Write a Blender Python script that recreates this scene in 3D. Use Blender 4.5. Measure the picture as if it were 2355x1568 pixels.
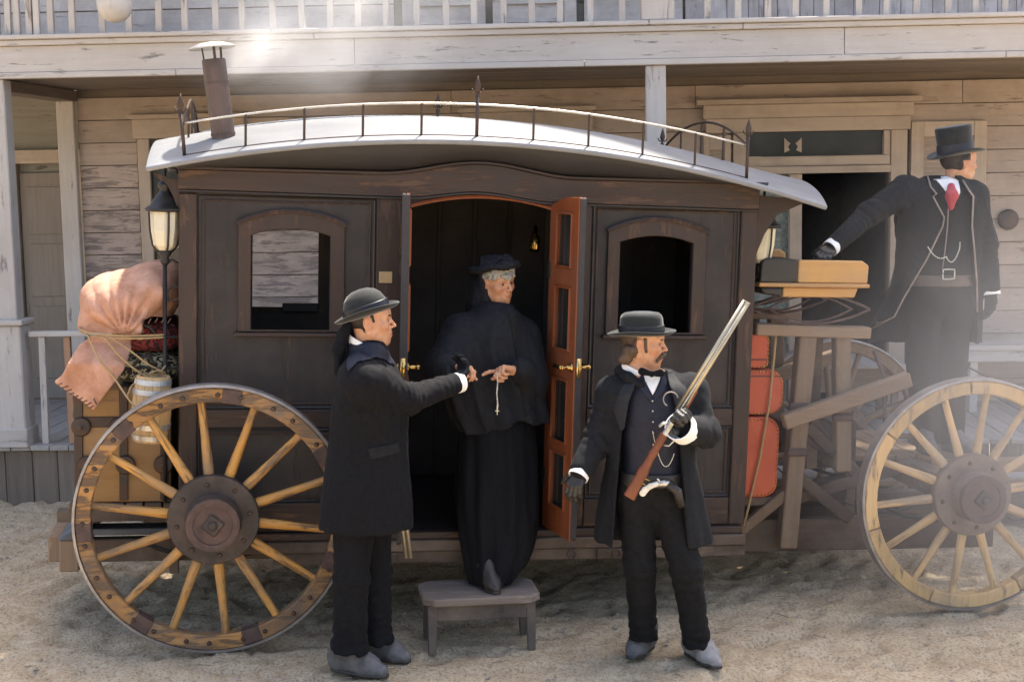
import bpy, bmesh, math, random
import numpy as np
from mathutils import Matrix, Vector
random.seed(7)
rng = np.random.default_rng(11)
for o in list(bpy.data.objects): bpy.data.objects.remove(o)
scn = bpy.context.scene
COL = scn.collection
R = math.radians

# ------------------------------------------------------------------ camera, sky, sun, exposure
F_PX, IMW, IMH, CAM_Z = 3300.0, 2354.0, 1568.0, 2.40
PITCH = math.atan(384.0 / F_PX)
cam_d = bpy.data.cameras.new('camera'); cam = bpy.data.objects.new('camera', cam_d); COL.objects.link(cam)
cam_d.sensor_width = 36.0; cam_d.lens = 36.0 * F_PX / IMW; cam_d.clip_end = 500; cam_d.clip_start = 0.05
cam.location = (0, 0, CAM_Z); cam.rotation_euler = (math.pi / 2 - PITCH, 0, 0)
scn.camera = cam
SUN_EL = R(66.0); SUN_H = Vector((0.40, 0.9165, 0)).normalized()
to_sun = Vector((SUN_H.x * math.cos(SUN_EL), SUN_H.y * math.cos(SUN_EL), math.sin(SUN_EL)))
world = bpy.data.worlds.new('World'); scn.world = world; world.use_nodes = True
wn = world.node_tree.nodes; wl = world.node_tree.links
sky = wn.new('ShaderNodeTexSky'); sky.sky_type = 'NISHITA'; sky.sun_disc = False
sky.sun_elevation = SUN_EL; sky.sun_rotation = math.atan2(SUN_H.x, SUN_H.y)
sky.air_density = 1.0; sky.dust_density = 4.0; sky.ozone_density = 0.6
bg = wn['Background']; bg.inputs['Strength'].default_value = 0.15
wl.new(sky.outputs['Color'], bg.inputs['Color'])
sun_d = bpy.data.lights.new('sun', 'SUN'); sun_d.energy = 3.6; sun_d.angle = R(1.5); sun_d.color = (1.0, 0.95, 0.86)
sun = bpy.data.objects.new('sun', sun_d); COL.objects.link(sun)
sun.rotation_euler = (-to_sun).to_track_quat('-Z', 'Y').to_euler(); sun.location = (4, 14, 22)
vs = scn.view_settings; vs.view_transform = 'Standard'; vs.look = 'None'; vs.gamma = 1.0; vs.use_curve_mapping = False
vs.exposure = 1.75
vs.use_white_balance = True; vs.white_balance_temperature = 6800; vs.white_balance_tint = 10
scn.render.engine = 'CYCLES'
scn.cycles.max_bounces = 8; scn.cycles.volume_bounces = 1; scn.cycles.volume_step_rate = 1.0

# ------------------------------------------------------------------ frames: camera ray helpers
CAMP = np.array([0, 0, CAM_Z]); FW = np.array([0, math.cos(PITCH), -math.sin(PITCH)])
RT = np.array([1.0, 0, 0]); UP = np.cross(RT, FW)
def ray(x, y): return FW + RT * (x - IMW / 2) / F_PX - UP * (y - IMH / 2) / F_PX
def at(x, y, Y):                       # point of the photograph at a given distance Y down the street
    d = ray(x, y); return CAMP + d * (Y / d[1])
def gnd(x, y, z=0.0):
    d = ray(x, y); return CAMP + d * ((z - CAM_Z) / d[2])
def frame(yaw, tilt):
    c, s = math.cos(yaw), math.sin(yaw); ct, st = math.cos(tilt), math.sin(tilt)
    return np.array([[c, -s, 0], [s, c, 0], [0, 0, 1]]) @ np.array([[ct, 0, st], [0, 1, 0], [-st, 0, ct]])
CO = gnd(490, 1499); CM = frame(R(10.0), R(1.5))          # coach frame: origin under the rear wheel, x to the front
BO = gnd(80, 1150); BM = frame(R(-3.0), R(-1.0))          # building frame: origin at the porch front
def loc_in(M, O, x, y, yl):
    n = M[:, 1]; d = ray(x, y); p0 = O + n * yl
    return M.T @ (CAMP + d * (((p0 - CAMP) @ n) / (d @ n)) - O)
def cl(x, y, yl): return loc_in(CM, CO, x, y, yl)
def cw(p): return CO + CM @ np.array(p, float)
def mat4(M, O): return Matrix([[*M[i], O[i]] for i in range(3)] + [[0, 0, 0, 1]])

# ------------------------------------------------------------------ materials
MATS = {}
def mk(name):
    m = bpy.data.materials.new(name); m.use_nodes = True; MATS[name] = m
    nt = m.node_tree; return m, nt, nt.nodes['Principled BSDF']
def nd(nt, typ, **kw):
    n = nt.nodes.new(typ)
    for k, v in kw.items():
        if k in n.inputs: n.inputs[k].default_value = v
        else: setattr(n, k, v)
    return n
def coords(nt, scale, rand=True):
    tc = nd(nt, 'ShaderNodeTexCoord'); oi = nd(nt, 'ShaderNodeObjectInfo')
    mp = nd(nt, 'ShaderNodeMapping'); mp.inputs['Scale'].default_value = scale
    nt.links.new(tc.outputs['Object'], mp.inputs['Vector'])
    if rand:
        mu = nd(nt, 'ShaderNodeMath', operation='MULTIPLY'); mu.inputs[1].default_value = 37.0
        nt.links.new(oi.outputs['Random'], mu.inputs[0]); nt.links.new(mu.outputs[0], mp.inputs['Location'])
    return mp.outputs[0], oi
def noise(nt, vec, scale, detail=6, rough=0.6, dist=0.0):
    n = nd(nt, 'ShaderNodeTexNoise'); n.inputs['Scale'].default_value = scale; n.inputs['Detail'].default_value = detail
    n.inputs['Roughness'].default_value = rough; n.inputs['Distortion'].default_value = dist
    nt.links.new(vec, n.inputs['Vector']); return n.outputs['Fac']
def ramp(nt, fac, stops):
    r = nd(nt, 'ShaderNodeValToRGB'); e = r.color_ramp.elements
    while len(e) < len(stops): e.new(0.5)
    for i, (p, c) in enumerate(stops):
        e[i].position = p; e[i].color = (*c, 1) if len(c) == 3 else c
    nt.links.new(fac, r.inputs['Fac']); return r.outputs['Color']
def mix(nt, fac, a, b, mode='MIX'):
    m = nd(nt, 'ShaderNodeMix', data_type='RGBA', blend_type=mode)
    for s, v in ((0, fac), (6, a), (7, b)):
        if hasattr(v, 'links'): nt.links.new(v, m.inputs[s])
        elif s == 0: m.inputs[0].default_value = v
        else: m.inputs[s].default_value = (*v, 1)
    return m.outputs[2]
def bump(nt, b, h, strength=0.3, dist=0.01):
    n = nd(nt, 'ShaderNodeBump'); n.inputs['Strength'].default_value = strength; n.inputs['Distance'].default_value = dist
    nt.links.new(h, n.inputs['Height']); nt.links.new(n.outputs[0], b.inputs['Normal'])
G3 = lambda v: (v, v, v)
def paintwood(name, base, dark, peel, axis='x', peel_amt=0.5, rough=0.75, vary=0.25, grain=30.0, bumpd=0.004, dirt=(0.25, 0.2, 0.15), dirt_amt=0.35):
    m, nt, b = mk(name)
    ai = 'xyz'.index(axis)
    sc = [1.0, 1.0, 1.0]; sc[ai] = 0.06
    v, oi = coords(nt, sc)
    g = noise(nt, v, grain, 5, 0.65, 0.3)
    col = mix(nt, ramp(nt, g, [(0.3, G3(0)), (0.75, G3(1))]), dark, base)
    sc2 = [1.0, 1.0, 1.0]; sc2[ai] = 0.16
    v2, _ = coords(nt, sc2)
    pm = noise(nt, v2, 19.0, 8, 0.74, 0.4)
    t = 0.75 - 0.42 * peel_amt
    pmask = ramp(nt, pm, [(t - 0.03, G3(0)), (t + 0.03, G3(1))])
    pc = mix(nt, g, [x * 0.6 for x in peel], peel)
    col = mix(nt, pmask, col, pc)
    v3, _ = coords(nt, (1, 1, 1))
    dn = noise(nt, v3, 2.3, 6, 0.7)
    dm = ramp(nt, dn, [(0.42, G3(0)), (0.75, G3(dirt_amt * 1.6))])
    col = mix(nt, dm, col, dirt)
    # piece to piece tone
    mr = nd(nt, 'ShaderNodeMapRange'); mr.inputs[3].default_value = 1.0 - vary; mr.inputs[4].default_value = 1.0 + vary * 0.5
    nt.links.new(oi.outputs['Random'], mr.inputs[0])
    hs = nd(nt, 'ShaderNodeHueSaturation'); nt.links.new(col, hs.inputs['Color']); nt.links.new(mr.outputs[0], hs.inputs['Value'])
    nt.links.new(hs.outputs[0], b.inputs['Base Color']); b.inputs['Roughness'].default_value = rough
    b.inputs['Specular IOR Level'].default_value = 0.3
    su = nd(nt, 'ShaderNodeMath', operation='SUBTRACT'); nt.links.new(g, su.inputs[0]); nt.links.new(pmask, su.inputs[1])
    bump(nt, b, su.outputs[0], 0.6, bumpd)
    return m
def plainmat(name, c, rough=0.5, metal=0.0, c2=None, scale=12.0, spec=0.4, bumps=0.15, bumpd=0.003, stretch=(1, 1, 1), sheen=0.0):
    m, nt, b = mk(name)
    v, oi = coords(nt, stretch)
    n = noise(nt, v, scale, 7, 0.65)
    c2 = c2 or [x * 0.6 for x in c]
    nt.links.new(mix(nt, ramp(nt, n, [(0.35, G3(0)), (0.68, G3(1))]), c2, c), b.inputs['Base Color'])
    b.inputs['Metallic'].default_value = metal; b.inputs['Specular IOR Level'].default_value = spec
    nt.links.new(ramp(nt, n, [(0.2, G3(min(1, rough + 0.12))), (0.8, G3(max(0.05, rough - 0.1)))]), b.inputs['Roughness'])
    if sheen: b.inputs['Sheen Weight'].default_value = sheen; b.inputs['Sheen Roughness'].default_value = 0.4
    if bumps: bump(nt, b, noise(nt, v, scale * 4, 5, 0.6), bumps, bumpd)
    return m
# building
paintwood('siding', (0.53, 0.43, 0.36), (0.45, 0.36, 0.295), (0.35, 0.275, 0.225), 'x', 0.30, 0.8, 0.12)
paintwood('siding_peeled', (0.57, 0.46, 0.395), (0.48, 0.375, 0.315), (0.34, 0.275, 0.25), 'x', 0.52, 0.85, 0.12)
paintwood('siding_grey', (0.30, 0.29, 0.25), (0.22, 0.21, 0.18), (0.16, 0.14, 0.12), 'x', 0.3, 0.85, 0.15)
paintwood('siding_upper', (0.74, 0.67, 0.63), (0.65, 0.585, 0.55), (0.52, 0.455, 0.43), 'x', 0.30, 0.8, 0.12)
paintwood('upper_vertical', (0.72, 0.65, 0.62), (0.61, 0.545, 0.52), (0.5, 0.43, 0.42), 'z', 0.35, 0.8, 0.2)
paintwood('trim', (0.54, 0.435, 0.345), (0.46, 0.365, 0.285), (0.3, 0.23, 0.18), 'x', 0.15, 0.75, 0.08)
paintwood('trim_v', (0.54, 0.435, 0.345), (0.46, 0.365, 0.285), (0.3, 0.23, 0.18), 'z', 0.15, 0.75, 0.08)
paintwood('white_x', (0.55, 0.51, 0.475), (0.49, 0.45, 0.41), (0.31, 0.28, 0.265), 'x', 0.30, 0.75, 0.05, dirt_amt=0.3, dirt=(0.40, 0.345, 0.30))
paintwood('white_z', (0.55, 0.51, 0.47), (0.48, 0.44, 0.40), (0.32, 0.275, 0.25), 'z', 0.32, 0.75, 0.08, dirt_amt=0.3, dirt=(0.40, 0.34, 0.29))
paintwood('baluster_brown', (0.45, 0.26, 0.16), (0.36, 0.19, 0.11), (0.6, 0.5, 0.42), 'z', 0.3, 0.8, 0.1)
paintwood('porch_floor', (0.42, 0.39, 0.36), (0.3, 0.28, 0.26), (0.5, 0.47, 0.43), 'y', 0.3, 0.85, 0.18)
paintwood('skirt', (0.25, 0.20, 0.155), (0.16, 0.125, 0.1), (0.32, 0.27, 0.22), 'z', 0.3, 0.9, 0.25)
paintwood('ceiling', (0.23, 0.19, 0.155), (0.15, 0.12, 0.10), (0.3, 0.25, 0.21), 'x', 0.25, 0.9, 0.15)
paintwood('doorwood', (0.30, 0.26, 0.225), (0.23, 0.2, 0.17), (0.2, 0.17, 0.14), 'z', 0.2, 0.8, 0.06)
plainmat('shade_roof', (0.13, 0.11, 0.10), 0.9)
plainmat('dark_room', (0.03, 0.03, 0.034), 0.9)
plainmat('lace', (0.34, 0.36, 0.30), 0.9, c2=(0.13, 0.15, 0.13), scale=26.0)
# coach
paintwood('coach_panel', (0.034, 0.027, 0.0255), (0.019, 0.016, 0.016), (0.070, 0.044, 0.033), 'z', 0.34, 0.5, 0.06, 14, 0.0016, dirt=(0.062, 0.050, 0.043), dirt_amt=0.5)
paintwood('coach_frame', (0.066, 0.038, 0.028), (0.034, 0.022, 0.018), (0.125, 0.066, 0.042), 'z', 0.44, 0.5, 0.08, 16, 0.0016, dirt=(0.034, 0.028, 0.026), dirt_amt=0.5)
paintwood('coach_frame_x', (0.066, 0.038, 0.028), (0.034, 0.022, 0.018), (0.125, 0.068, 0.042), 'x', 0.44, 0.5, 0.08, 16, 0.0016, dirt=(0.034, 0.028, 0.026), dirt_amt=0.5)
paintwood('coach_dark', (0.045, 0.042, 0.044), (0.032, 0.03, 0.032), (0.05, 0.047, 0.046), 'x', 0.2, 0.6, 0.05, 14, 0.001, dirt=(0.055, 0.052, 0.05), dirt_amt=0.3)
paintwood('mahogany', (0.26, 0.075, 0.028), (0.17, 0.045, 0.018), (0.3, 0.1, 0.04), 'z', 0.15, 0.32, 0.04, 26, 0.001, dirt_amt=0.1)
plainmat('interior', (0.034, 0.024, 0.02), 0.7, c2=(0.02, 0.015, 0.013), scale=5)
plainmat('coach_bead', (0.028, 0.024, 0.023), 0.35)
plainmat('canvas_roof', (0.215, 0.22, 0.228), 0.42, c2=(0.18, 0.185, 0.195), scale=5, spec=0.5, bumps=0.1)
plainmat('iron', (0.05, 0.045, 0.042), 0.5, 0.6, (0.085, 0.05, 0.035), 18)
plainmat('iron_dark', (0.02, 0.02, 0.021), 0.5, 0.3, (0.035, 0.03, 0.028), 18)
plainmat('rust_iron', (0.12, 0.075, 0.06), 0.7, 0.35, (0.075, 0.05, 0.045), 14)
plainmat('hub_iron', (0.085, 0.062, 0.05), 0.55, 0.3, (0.04, 0.032, 0.03), 9)
plainmat('hub_front', (0.21, 0.155, 0.12), 0.65, 0.2, (0.12, 0.088, 0.07), 9)
plainmat('stove_pipe', (0.13, 0.088, 0.074), 0.6, 0.3, (0.065, 0.05, 0.048), 7, stretch=(1, 1, .5))
plainmat('tin', (0.62, 0.6, 0.57), 0.35, 0.6, (0.42, 0.4, 0.38), 10)
plainmat('tyre', (0.36, 0.33, 0.31), 0.5, 0.5, (0.22, 0.19, 0.17), 10)
plainmat('brass', (0.75, 0.48, 0.16), 0.25, 1.0, (0.45, 0.27, 0.08), 14)
plainmat('steel', (0.62, 0.60, 0.55), 0.28, 0.9, (0.42, 0.4, 0.36), 14)
plainmat('silver', (0.62, 0.60, 0.55), 0.3, 0.8, (0.4, 0.38, 0.34), 20)
plainmat('gunbarrel', (0.50, 0.44, 0.33), 0.3, 0.75, (0.33, 0.28, 0.2), 10, stretch=(.3, .3, .3))
plainmat('gunstock', (0.20, 0.055, 0.02), 0.3, 0, (0.10, 0.028, 0.012), 10, stretch=(.4, .4, .4))
plainmat('ivory', (0.85, 0.80, 0.68), 0.35)
paintwood('wheel_wood', (0.60, 0.315, 0.085), (0.47, 0.22, 0.05), (0.20, 0.11, 0.052), 'z', 0.48, 0.5, 0.22, 40, 0.003, dirt=(0.20, 0.145, 0.095), dirt_amt=0.8)
paintwood('felloe_wood', (0.48, 0.255, 0.085), (0.33, 0.16, 0.055), (0.16, 0.10, 0.06), 'x', 0.55, 0.7, 0.3, 30, 0.004, dirt=(0.17, 0.125, 0.09), dirt_amt=0.95)
paintwood('wheel_wood_front', (0.62, 0.42, 0.20), (0.50, 0.32, 0.14), (0.32, 0.22, 0.13), 'z', 0.42, 0.65, 0.18, 40, 0.003, dirt=(0.30, 0.23, 0.165), dirt_amt=0.75)
paintwood('timber', (0.25, 0.17, 0.11), (0.165, 0.11, 0.072), (0.33, 0.235, 0.16), 'z', 0.35, 0.85, 0.2, 20, 0.003)
paintwood('timber_x', (0.28, 0.19, 0.12), (0.18, 0.12, 0.078), (0.36, 0.25, 0.17), 'x', 0.35, 0.85, 0.2, 20, 0.003)
paintwood('timber_dark', (0.11, 0.075, 0.055), (0.07, 0.05, 0.038), (0.16, 0.115, 0.085), 'x', 0.35, 0.85, 0.2, 20, 0.003)
paintwood('seat_wood', (0.56, 0.31, 0.10), (0.45, 0.23, 0.07), (0.4, 0.23, 0.10), 'x', 0.2, 0.45, 0.1, 16, 0.001)
paintwood('stool_top', (0.20, 0.165, 0.145), (0.14, 0.115, 0.1), (0.30, 0.25, 0.22), 'x', 0.5, 0.9, 0.1, 20, 0.003)
paintwood('stool_leg', (0.075, 0.062, 0.056), (0.05, 0.042, 0.04), (0.13, 0.1, 0.085), 'z', 0.3, 0.8, 0.1, 20, 0.002)
plainmat('window_glass', (0.02, 0.022, 0.022), 0.12, 0, (0.03, 0.03, 0.03), 3, spec=0.5, bumps=0)
plainmat('lamp_glass', (0.66, 0.58, 0.38), 0.25, 0, (0.52, 0.49, 0.40), 4, spec=0.6, bumps=0)
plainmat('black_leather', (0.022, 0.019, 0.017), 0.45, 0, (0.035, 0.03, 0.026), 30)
plainmat('tarpaulin', (0.09, 0.10, 0.115), 0.55, 0, (0.06, 0.065, 0.075), 6)
# luggage
plainmat('hide', (0.56, 0.325, 0.235), 0.8, 0, (0.38, 0.19, 0.12), 9, spec=0.15, bumps=0.45, bumpd=0.008)
plainmat('stitch', (0.12, 0.06, 0.045), 0.8)
plainmat('rope', (0.40, 0.27, 0.12), 0.9, 0, (0.3, 0.2, 0.1), 60, bumps=0.5)
paintwood('trunk_wood', (0.34, 0.185, 0.065), (0.26, 0.135, 0.045), (0.20, 0.12, 0.06), 'x', 0.3, 0.6, 0.12, 20, 0.002)
paintwood('barrel_wood', (0.58, 0.40, 0.20), (0.47, 0.30, 0.14), (0.4, 0.27, 0.14), 'z', 0.2, 0.6, 0.15, 24, 0.002)
plainmat('red_leather', (0.50, 0.098, 0.042), 0.5, 0, (0.40, 0.07, 0.03), 6, spec=0.35, bumps=0.2)
def carpet(name, a, b_, c):
    m, nt, b = mk(name)
    v, _ = coords(nt, (1, 1, 1), False)
    w = nd(nt, 'ShaderNodeTexVoronoi'); w.inputs['Scale'].default_value = 15; nt.links.new(v, w.inputs['Vector'])
    n = noise(nt, v, 24, 2, 0.5, 2.2)
    c1 = mix(nt, ramp(nt, n, [(0.50, G3(0)), (0.53, G3(1))]), a, b_)
    nt.links.new(mix(nt, ramp(nt, w.outputs['Distance'], [(0.10, G3(1)), (0.22, G3(0))]), c1, c), b.inputs['Base Color'])
    b.inputs['Roughness'].default_value = 0.95
carpet('carpet_red', (0.035, 0.012, 0.012), (0.22, 0.03, 0.025), (0.5, 0.3, 0.2))
carpet('carpet_black', (0.02, 0.018, 0.016), (0.42, 0.36, 0.22), (0.08, 0.06, 0.03))
# people
plainmat('cloth_black', (0.0048, 0.0050, 0.0068), 0.85, 0, (0.0033, 0.0034, 0.0045), 60, spec=0.2, bumps=0.3, bumpd=0.002, sheen=0.012)
plainmat('cloth_grey', (0.0125, 0.0130, 0.0150), 0.85, 0, (0.0085, 0.0090, 0.0105), 60, spec=0.2, bumps=0.3, bumpd=0.002, sheen=0.015)
plainmat('cloth_trouser', (0.0085, 0.0085, 0.0092), 0.85, 0, (0.0058, 0.0058, 0.0063), 50, spec=0.2, bumps=0.3, bumpd=0.002, sheen=0.012)
plainmat('cloth_navy', (0.0125, 0.0150, 0.0280), 0.6, 0, (0.0090, 0.0110, 0.0210), 40, spec=0.3, bumps=0.2, sheen=0.02)
plainmat('cloth_mantle', (0.0105, 0.0115, 0.0145), 0.8, 0, (0.0072, 0.008, 0.0102), 30, spec=0.25, bumps=0.3, sheen=0.015)
plainmat('lapel_grey', (0.021, 0.0215, 0.024), 0.7, 0, (0.016, 0.0165, 0.0185), 40, spec=0.25, bumps=0.2, sheen=0.015)
plainmat('felt', (0.013, 0.014, 0.0135), 0.8, 0, (0.022, 0.024, 0.022), 30, spec=0.25, bumps=0.3, sheen=0.30)
plainmat('ribbon', (0.013, 0.014, 0.022), 0.45)
plainmat('linen', (0.82, 0.81, 0.80), 0.8, 0, (0.76, 0.75, 0.74), 20, bumps=0.1)
plainmat('cravat', (0.42, 0.045, 0.06), 0.6, 0, (0.3, 0.03, 0.045), 40)
plainmat('piping', (0.32, 0.26, 0.23), 0.7)
plainmat('boot_dusty', (0.145, 0.14, 0.14), 0.65, 0, (0.07, 0.068, 0.07), 14, spec=0.3, bumps=0.3, bumpd=0.004)
plainmat('boot_pale', (0.30, 0.285, 0.28), 0.7, 0, (0.17, 0.162, 0.16), 14, spec=0.3, bumps=0.3, bumpd=0.004)
plainmat('hair_dark', (0.022, 0.014, 0.010), 0.5, 0, (0.012, 0.008, 0.006), 70, bumps=0.8, bumpd=0.004, stretch=(1, 1, .25))
plainmat('hair_brown', (0.10, 0.06, 0.035), 0.55, 0, (0.055, 0.033, 0.02), 70, bumps=0.8, bumpd=0.004, stretch=(1, 1, .25))
plainmat('hair_grey', (0.46, 0.42, 0.34), 0.6, 0, (0.22, 0.2, 0.165), 60, bumps=0.9, bumpd=0.006)
plainmat('belt_leather', (0.10, 0.075, 0.06), 0.5)
plainmat('eye_white', (0.36, 0.28, 0.25), 0.55, bumps=0)
plainmat('iris', (0.012, 0.008, 0.006), 0.5, bumps=0)
m, nt, b = mk('skin')
at_ = nd(nt, 'ShaderNodeAttribute', attribute_name='tint')
v, _ = coords(nt, (1, 1, 1))
sk = mix(nt, ramp(nt, noise(nt, v, 34, 8, 0.75), [(0.3, G3(0)), (0.7, G3(1))]), (0.40, 0.175, 0.088), (0.59, 0.325, 0.19))
nt.links.new(mix(nt, 1.0, sk, at_.outputs['Color'], 'MULTIPLY'), b.inputs['Base Color'])
b.inputs['Roughness'].default_value = 0.5; b.inputs['Subsurface Weight'].default_value = 0.12; b.inputs['Subsurface Radius'].default_value = (0.01, 0.004, 0.002)
bump(nt, b, noise(nt, v, 120, 6, 0.7), 0.4, 0.0018)

# ground
m, nt, b = mk('dirt')
v, _ = coords(nt, (1, 1, 1), False)
n1 = noise(nt, v, 0.7, 8, 0.7); n2 = noise(nt, v, 6.0, 10, 0.75); n3 = noise(nt, v, 60.0, 6, 0.7)
c = mix(nt, ramp(nt, n1, [(0.35, G3(0)), (0.7, G3(1))]), (0.42, 0.315, 0.20), (0.53, 0.42, 0.285))
c = mix(nt, ramp(nt, n2, [(0.38, G3(0)), (0.62, G3(1))]), c, (0.57, 0.465, 0.33))
c = mix(nt, ramp(nt, n3, [(0.34, G3(0.85)), (0.52, G3(0))]), c, (0.19, 0.14, 0.092))
vs2, _ = coords(nt, (1, 1, 1), False)
vo = nd(nt, 'ShaderNodeTexVoronoi'); vo.inputs['Scale'].default_value = 90; nt.links.new(v, vo.inputs['Vector'])
c = mix(nt, ramp(nt, vo.outputs['Distance'], [(0.0, G3(0.35)), (0.2, G3(0))]), c, (0.2, 0.155, 0.11))
nt.links.new(c, b.inputs['Base Color']); b.inputs['Roughness'].default_value = 0.95; b.inputs['Specular IOR Level'].default_value = 0.15
ad = nd(nt, 'ShaderNodeMath', operation='ADD'); nt.links.new(n2, ad.inputs[0]); nt.links.new(n3, ad.inputs[1])
bump(nt, b, ad.outputs[0], 0.7, 0.025)
plainmat('pebble', (0.42, 0.36, 0.29), 0.9, 0, (0.26, 0.21, 0.16), 20)
plainmat('straw', (0.33, 0.26, 0.15), 0.9, 0, (0.18, 0.13, 0.08), 20)

# ------------------------------------------------------------------ mesh helpers
def link(name, me, mat=None, parent=None, smooth=False, bevel=0.0, loc=None, rot=None, seg=1):
    if mat and not me.materials: me.materials.append(MATS[mat])
    o = bpy.data.objects.new(name, me); COL.objects.link(o)
    if parent is not None: o.parent = parent
    if loc is not None: o.location = loc
    if rot is not None: o.rotation_euler = rot
    if smooth: me.polygons.foreach_set('use_smooth', [True] * len(me.polygons))
    if bevel:
        bv = o.modifiers.new('bevel', 'BEVEL'); bv.width = bevel; bv.segments = seg; bv.limit_method = 'ANGLE'; bv.angle_limit = R(40)
    return o
def tag(o, label=None, cat=None, group=None, kind=None):
    if label: o['label'] = label
    if cat: o['category'] = cat
    if group: o['group'] = group
    if kind: o['kind'] = kind
    return o
def empty(name, M=None, O=(0, 0, 0), parent=None):
    o = bpy.data.objects.new(name, None); COL.objects.link(o); o.empty_display_size = 0.2
    if parent is not None: o.parent = parent
    o.matrix_local = mat4(M if M is not None else np.eye(3), O); return o
class MB:
    def __init__(s): s.v = []; s.f = []
    def raw(s, vs_, fs):
        n = len(s.v); s.v += [tuple(map(float, p)) for p in vs_]; s.f += [tuple(n + i for i in f) for f in fs]; return s
    def box(s, x0, x1, y0, y1, z0, z1, M=None):
        vs_ = [(x, y, z) for x in (x0, x1) for y in (y0, y1) for z in (z0, z1)]
        if M is not None: vs_ = [M @ Vector(p) for p in vs_]
        return s.raw(vs_, [(0, 1, 3, 2), (4, 6, 7, 5), (0, 4, 5, 1), (2, 3, 7, 6), (0, 2, 6, 4), (1, 5, 7, 3)])
    def bar(s, a, b, w, h, upv=(0, 0, 1), w2=None, h2=None):     # box section from a to b
        a = Vector(a); b = Vector(b); d = (b - a).normalized(); u = Vector(upv)
        sd = d.cross(u)
        if sd.length < 1e-4: sd = d.cross(Vector((1, 0, 0)))
        sd.normalize(); u = sd.cross(d)
        vs_ = []
        for p, ww, hh in ((a, w, h), (b, w2 or w, h2 or h)):
            vs_ += [p + sd * i * ww / 2 + u * j * hh / 2 for i, j in ((-1, -1), (1, -1), (1, 1), (-1, 1))]
        return s.raw(vs_, [(3, 2, 1, 0), (4, 5, 6, 7), (0, 1, 5, 4), (1, 2, 6, 5), (2, 3, 7, 6), (3, 0, 4, 7)])
    def tube(s, pts, r, n=8, closed=False):
        pts = [Vector(p) for p in pts]; k = len(pts); rs = r if hasattr(r, '__len__') else [r] * k
        ref = None; rings = []
        for i, p in enumerate(pts):
            a = pts[(i - 1) % k] if (closed or i) else p; b = pts[(i + 1) % k] if (closed or i < k - 1) else p
            d = (b - a).normalized()
            if ref is None:
                ref = Vector((0, 0, 1)) if abs(d.z) < 0.9 else Vector((1, 0, 0))
            sd = d.cross(ref).normalized(); ref = sd.cross(d).normalized()
            rings.append([p + (sd * math.cos(t) + ref * math.sin(t)) * rs[i] for t in [2 * math.pi * j / n for j in range(n)]])
        fs = []
        for i in range(k if closed else k - 1):
            j2 = (i + 1) % k
            for j in range(n): fs.append((i * n + j, i * n + (j + 1) % n, j2 * n + (j + 1) % n, j2 * n + j))
        if not closed: fs += [tuple(range(n))[::-1], tuple((k - 1) * n + j for j in range(n))]
        return s.raw([p for rg in rings for p in rg], fs)
    def lathe(s, prof, n=24, M=None):        # prof: (radius, z), closed ends when radius 0
        M = M or Matrix(); vs_ = []; fs = []
        for r, z in prof: vs_ += [M @ Vector((r * math.cos(2 * math.pi * j / n), r * math.sin(2 * math.pi * j / n), z)) for j in range(n)]
        for i in range(len(prof) - 1):
            for j in range(n): fs.append((i * n + j, i * n + (j + 1) % n, (i + 1) * n + (j + 1) % n, (i + 1) * n + j))
        if prof[0][0] > 1e-4: fs.append(tuple(range(n))[::-1])
        if prof[-1][0] > 1e-4: fs.append(tuple((len(prof) - 1) * n + j for j in range(n)))
        return s.raw(vs_, fs)
    def prism(s, poly, y0, y1):              # poly in (x, z), extruded along y
        n = len(poly); vs_ = [(x, y0, z) for x, z in poly] + [(x, y1, z) for x, z in poly]
        return s.raw(vs_, [tuple(range(n)), tuple(range(2 * n - 1, n - 1, -1))] + [(i, i + n, (i + 1) % n + n, (i + 1) % n) for i in range(n)])
    def ball(s, c, r, n=8, sc=(1, 1, 1)):
        M = Matrix.Translation(c) @ Matrix.Diagonal((*sc, 1))
        return s.lathe([(r * math.sin(math.pi * i / n) + 1e-5, -r * math.cos(math.pi * i / n)) for i in range(n + 1)], n + 2, M)
    def mesh(s, name):
        me = bpy.data.meshes.new(name); me.from_pydata(s.v, [], s.f); me.update()
        bm = bmesh.new(); bm.from_mesh(me); bmesh.ops.recalc_face_normals(bm, faces=bm.faces); bm.to_mesh(me); bm.free()
        return me
    def build(s, name, mat, parent=None, **kw): return link(name, s.mesh(name), mat, parent, **kw)
def bx(name, mat, parent, x0, x1, y0, y1, z0, z1, bevel=0.004, rot=None):   # box with its origin at its centre
    c = ((x0 + x1) / 2, (y0 + y1) / 2, (z0 + z1) / 2); dx, dy, dz = (x1 - x0) / 2, (y1 - y0) / 2, (z1 - z0) / 2
    return MB().box(-dx, dx, -dy, dy, -dz, dz).build(name, mat, parent, loc=c, bevel=bevel, rot=rot)
def holed(name, mat, parent, outer, holes, y0, y1, bevel=0.0):          # plate in x-z with holes, thickness y0..y1
    bm = bmesh.new(); edges = []
    for lp in [outer] + holes:
        vs_ = [bm.verts.new((x, y0, z)) for x, z in lp]
        edges += [bm.edges.new((vs_[i], vs_[(i + 1) % len(vs_)])) for i in range(len(vs_))]
    bmesh.ops.triangle_fill(bm, use_beauty=True, use_dissolve=False, edges=edges)
    r = bmesh.ops.extrude_face_region(bm, geom=list(bm.faces))
    for g in r['geom']:
        if isinstance(g, bmesh.types.BMVert): g.co.y = y1
    bmesh.ops.recalc_face_normals(bm, faces=bm.faces)
    me = bpy.data.meshes.new(name); bm.to_mesh(me); bm.free()
    return link(name, me, mat, parent, bevel=bevel)
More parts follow.
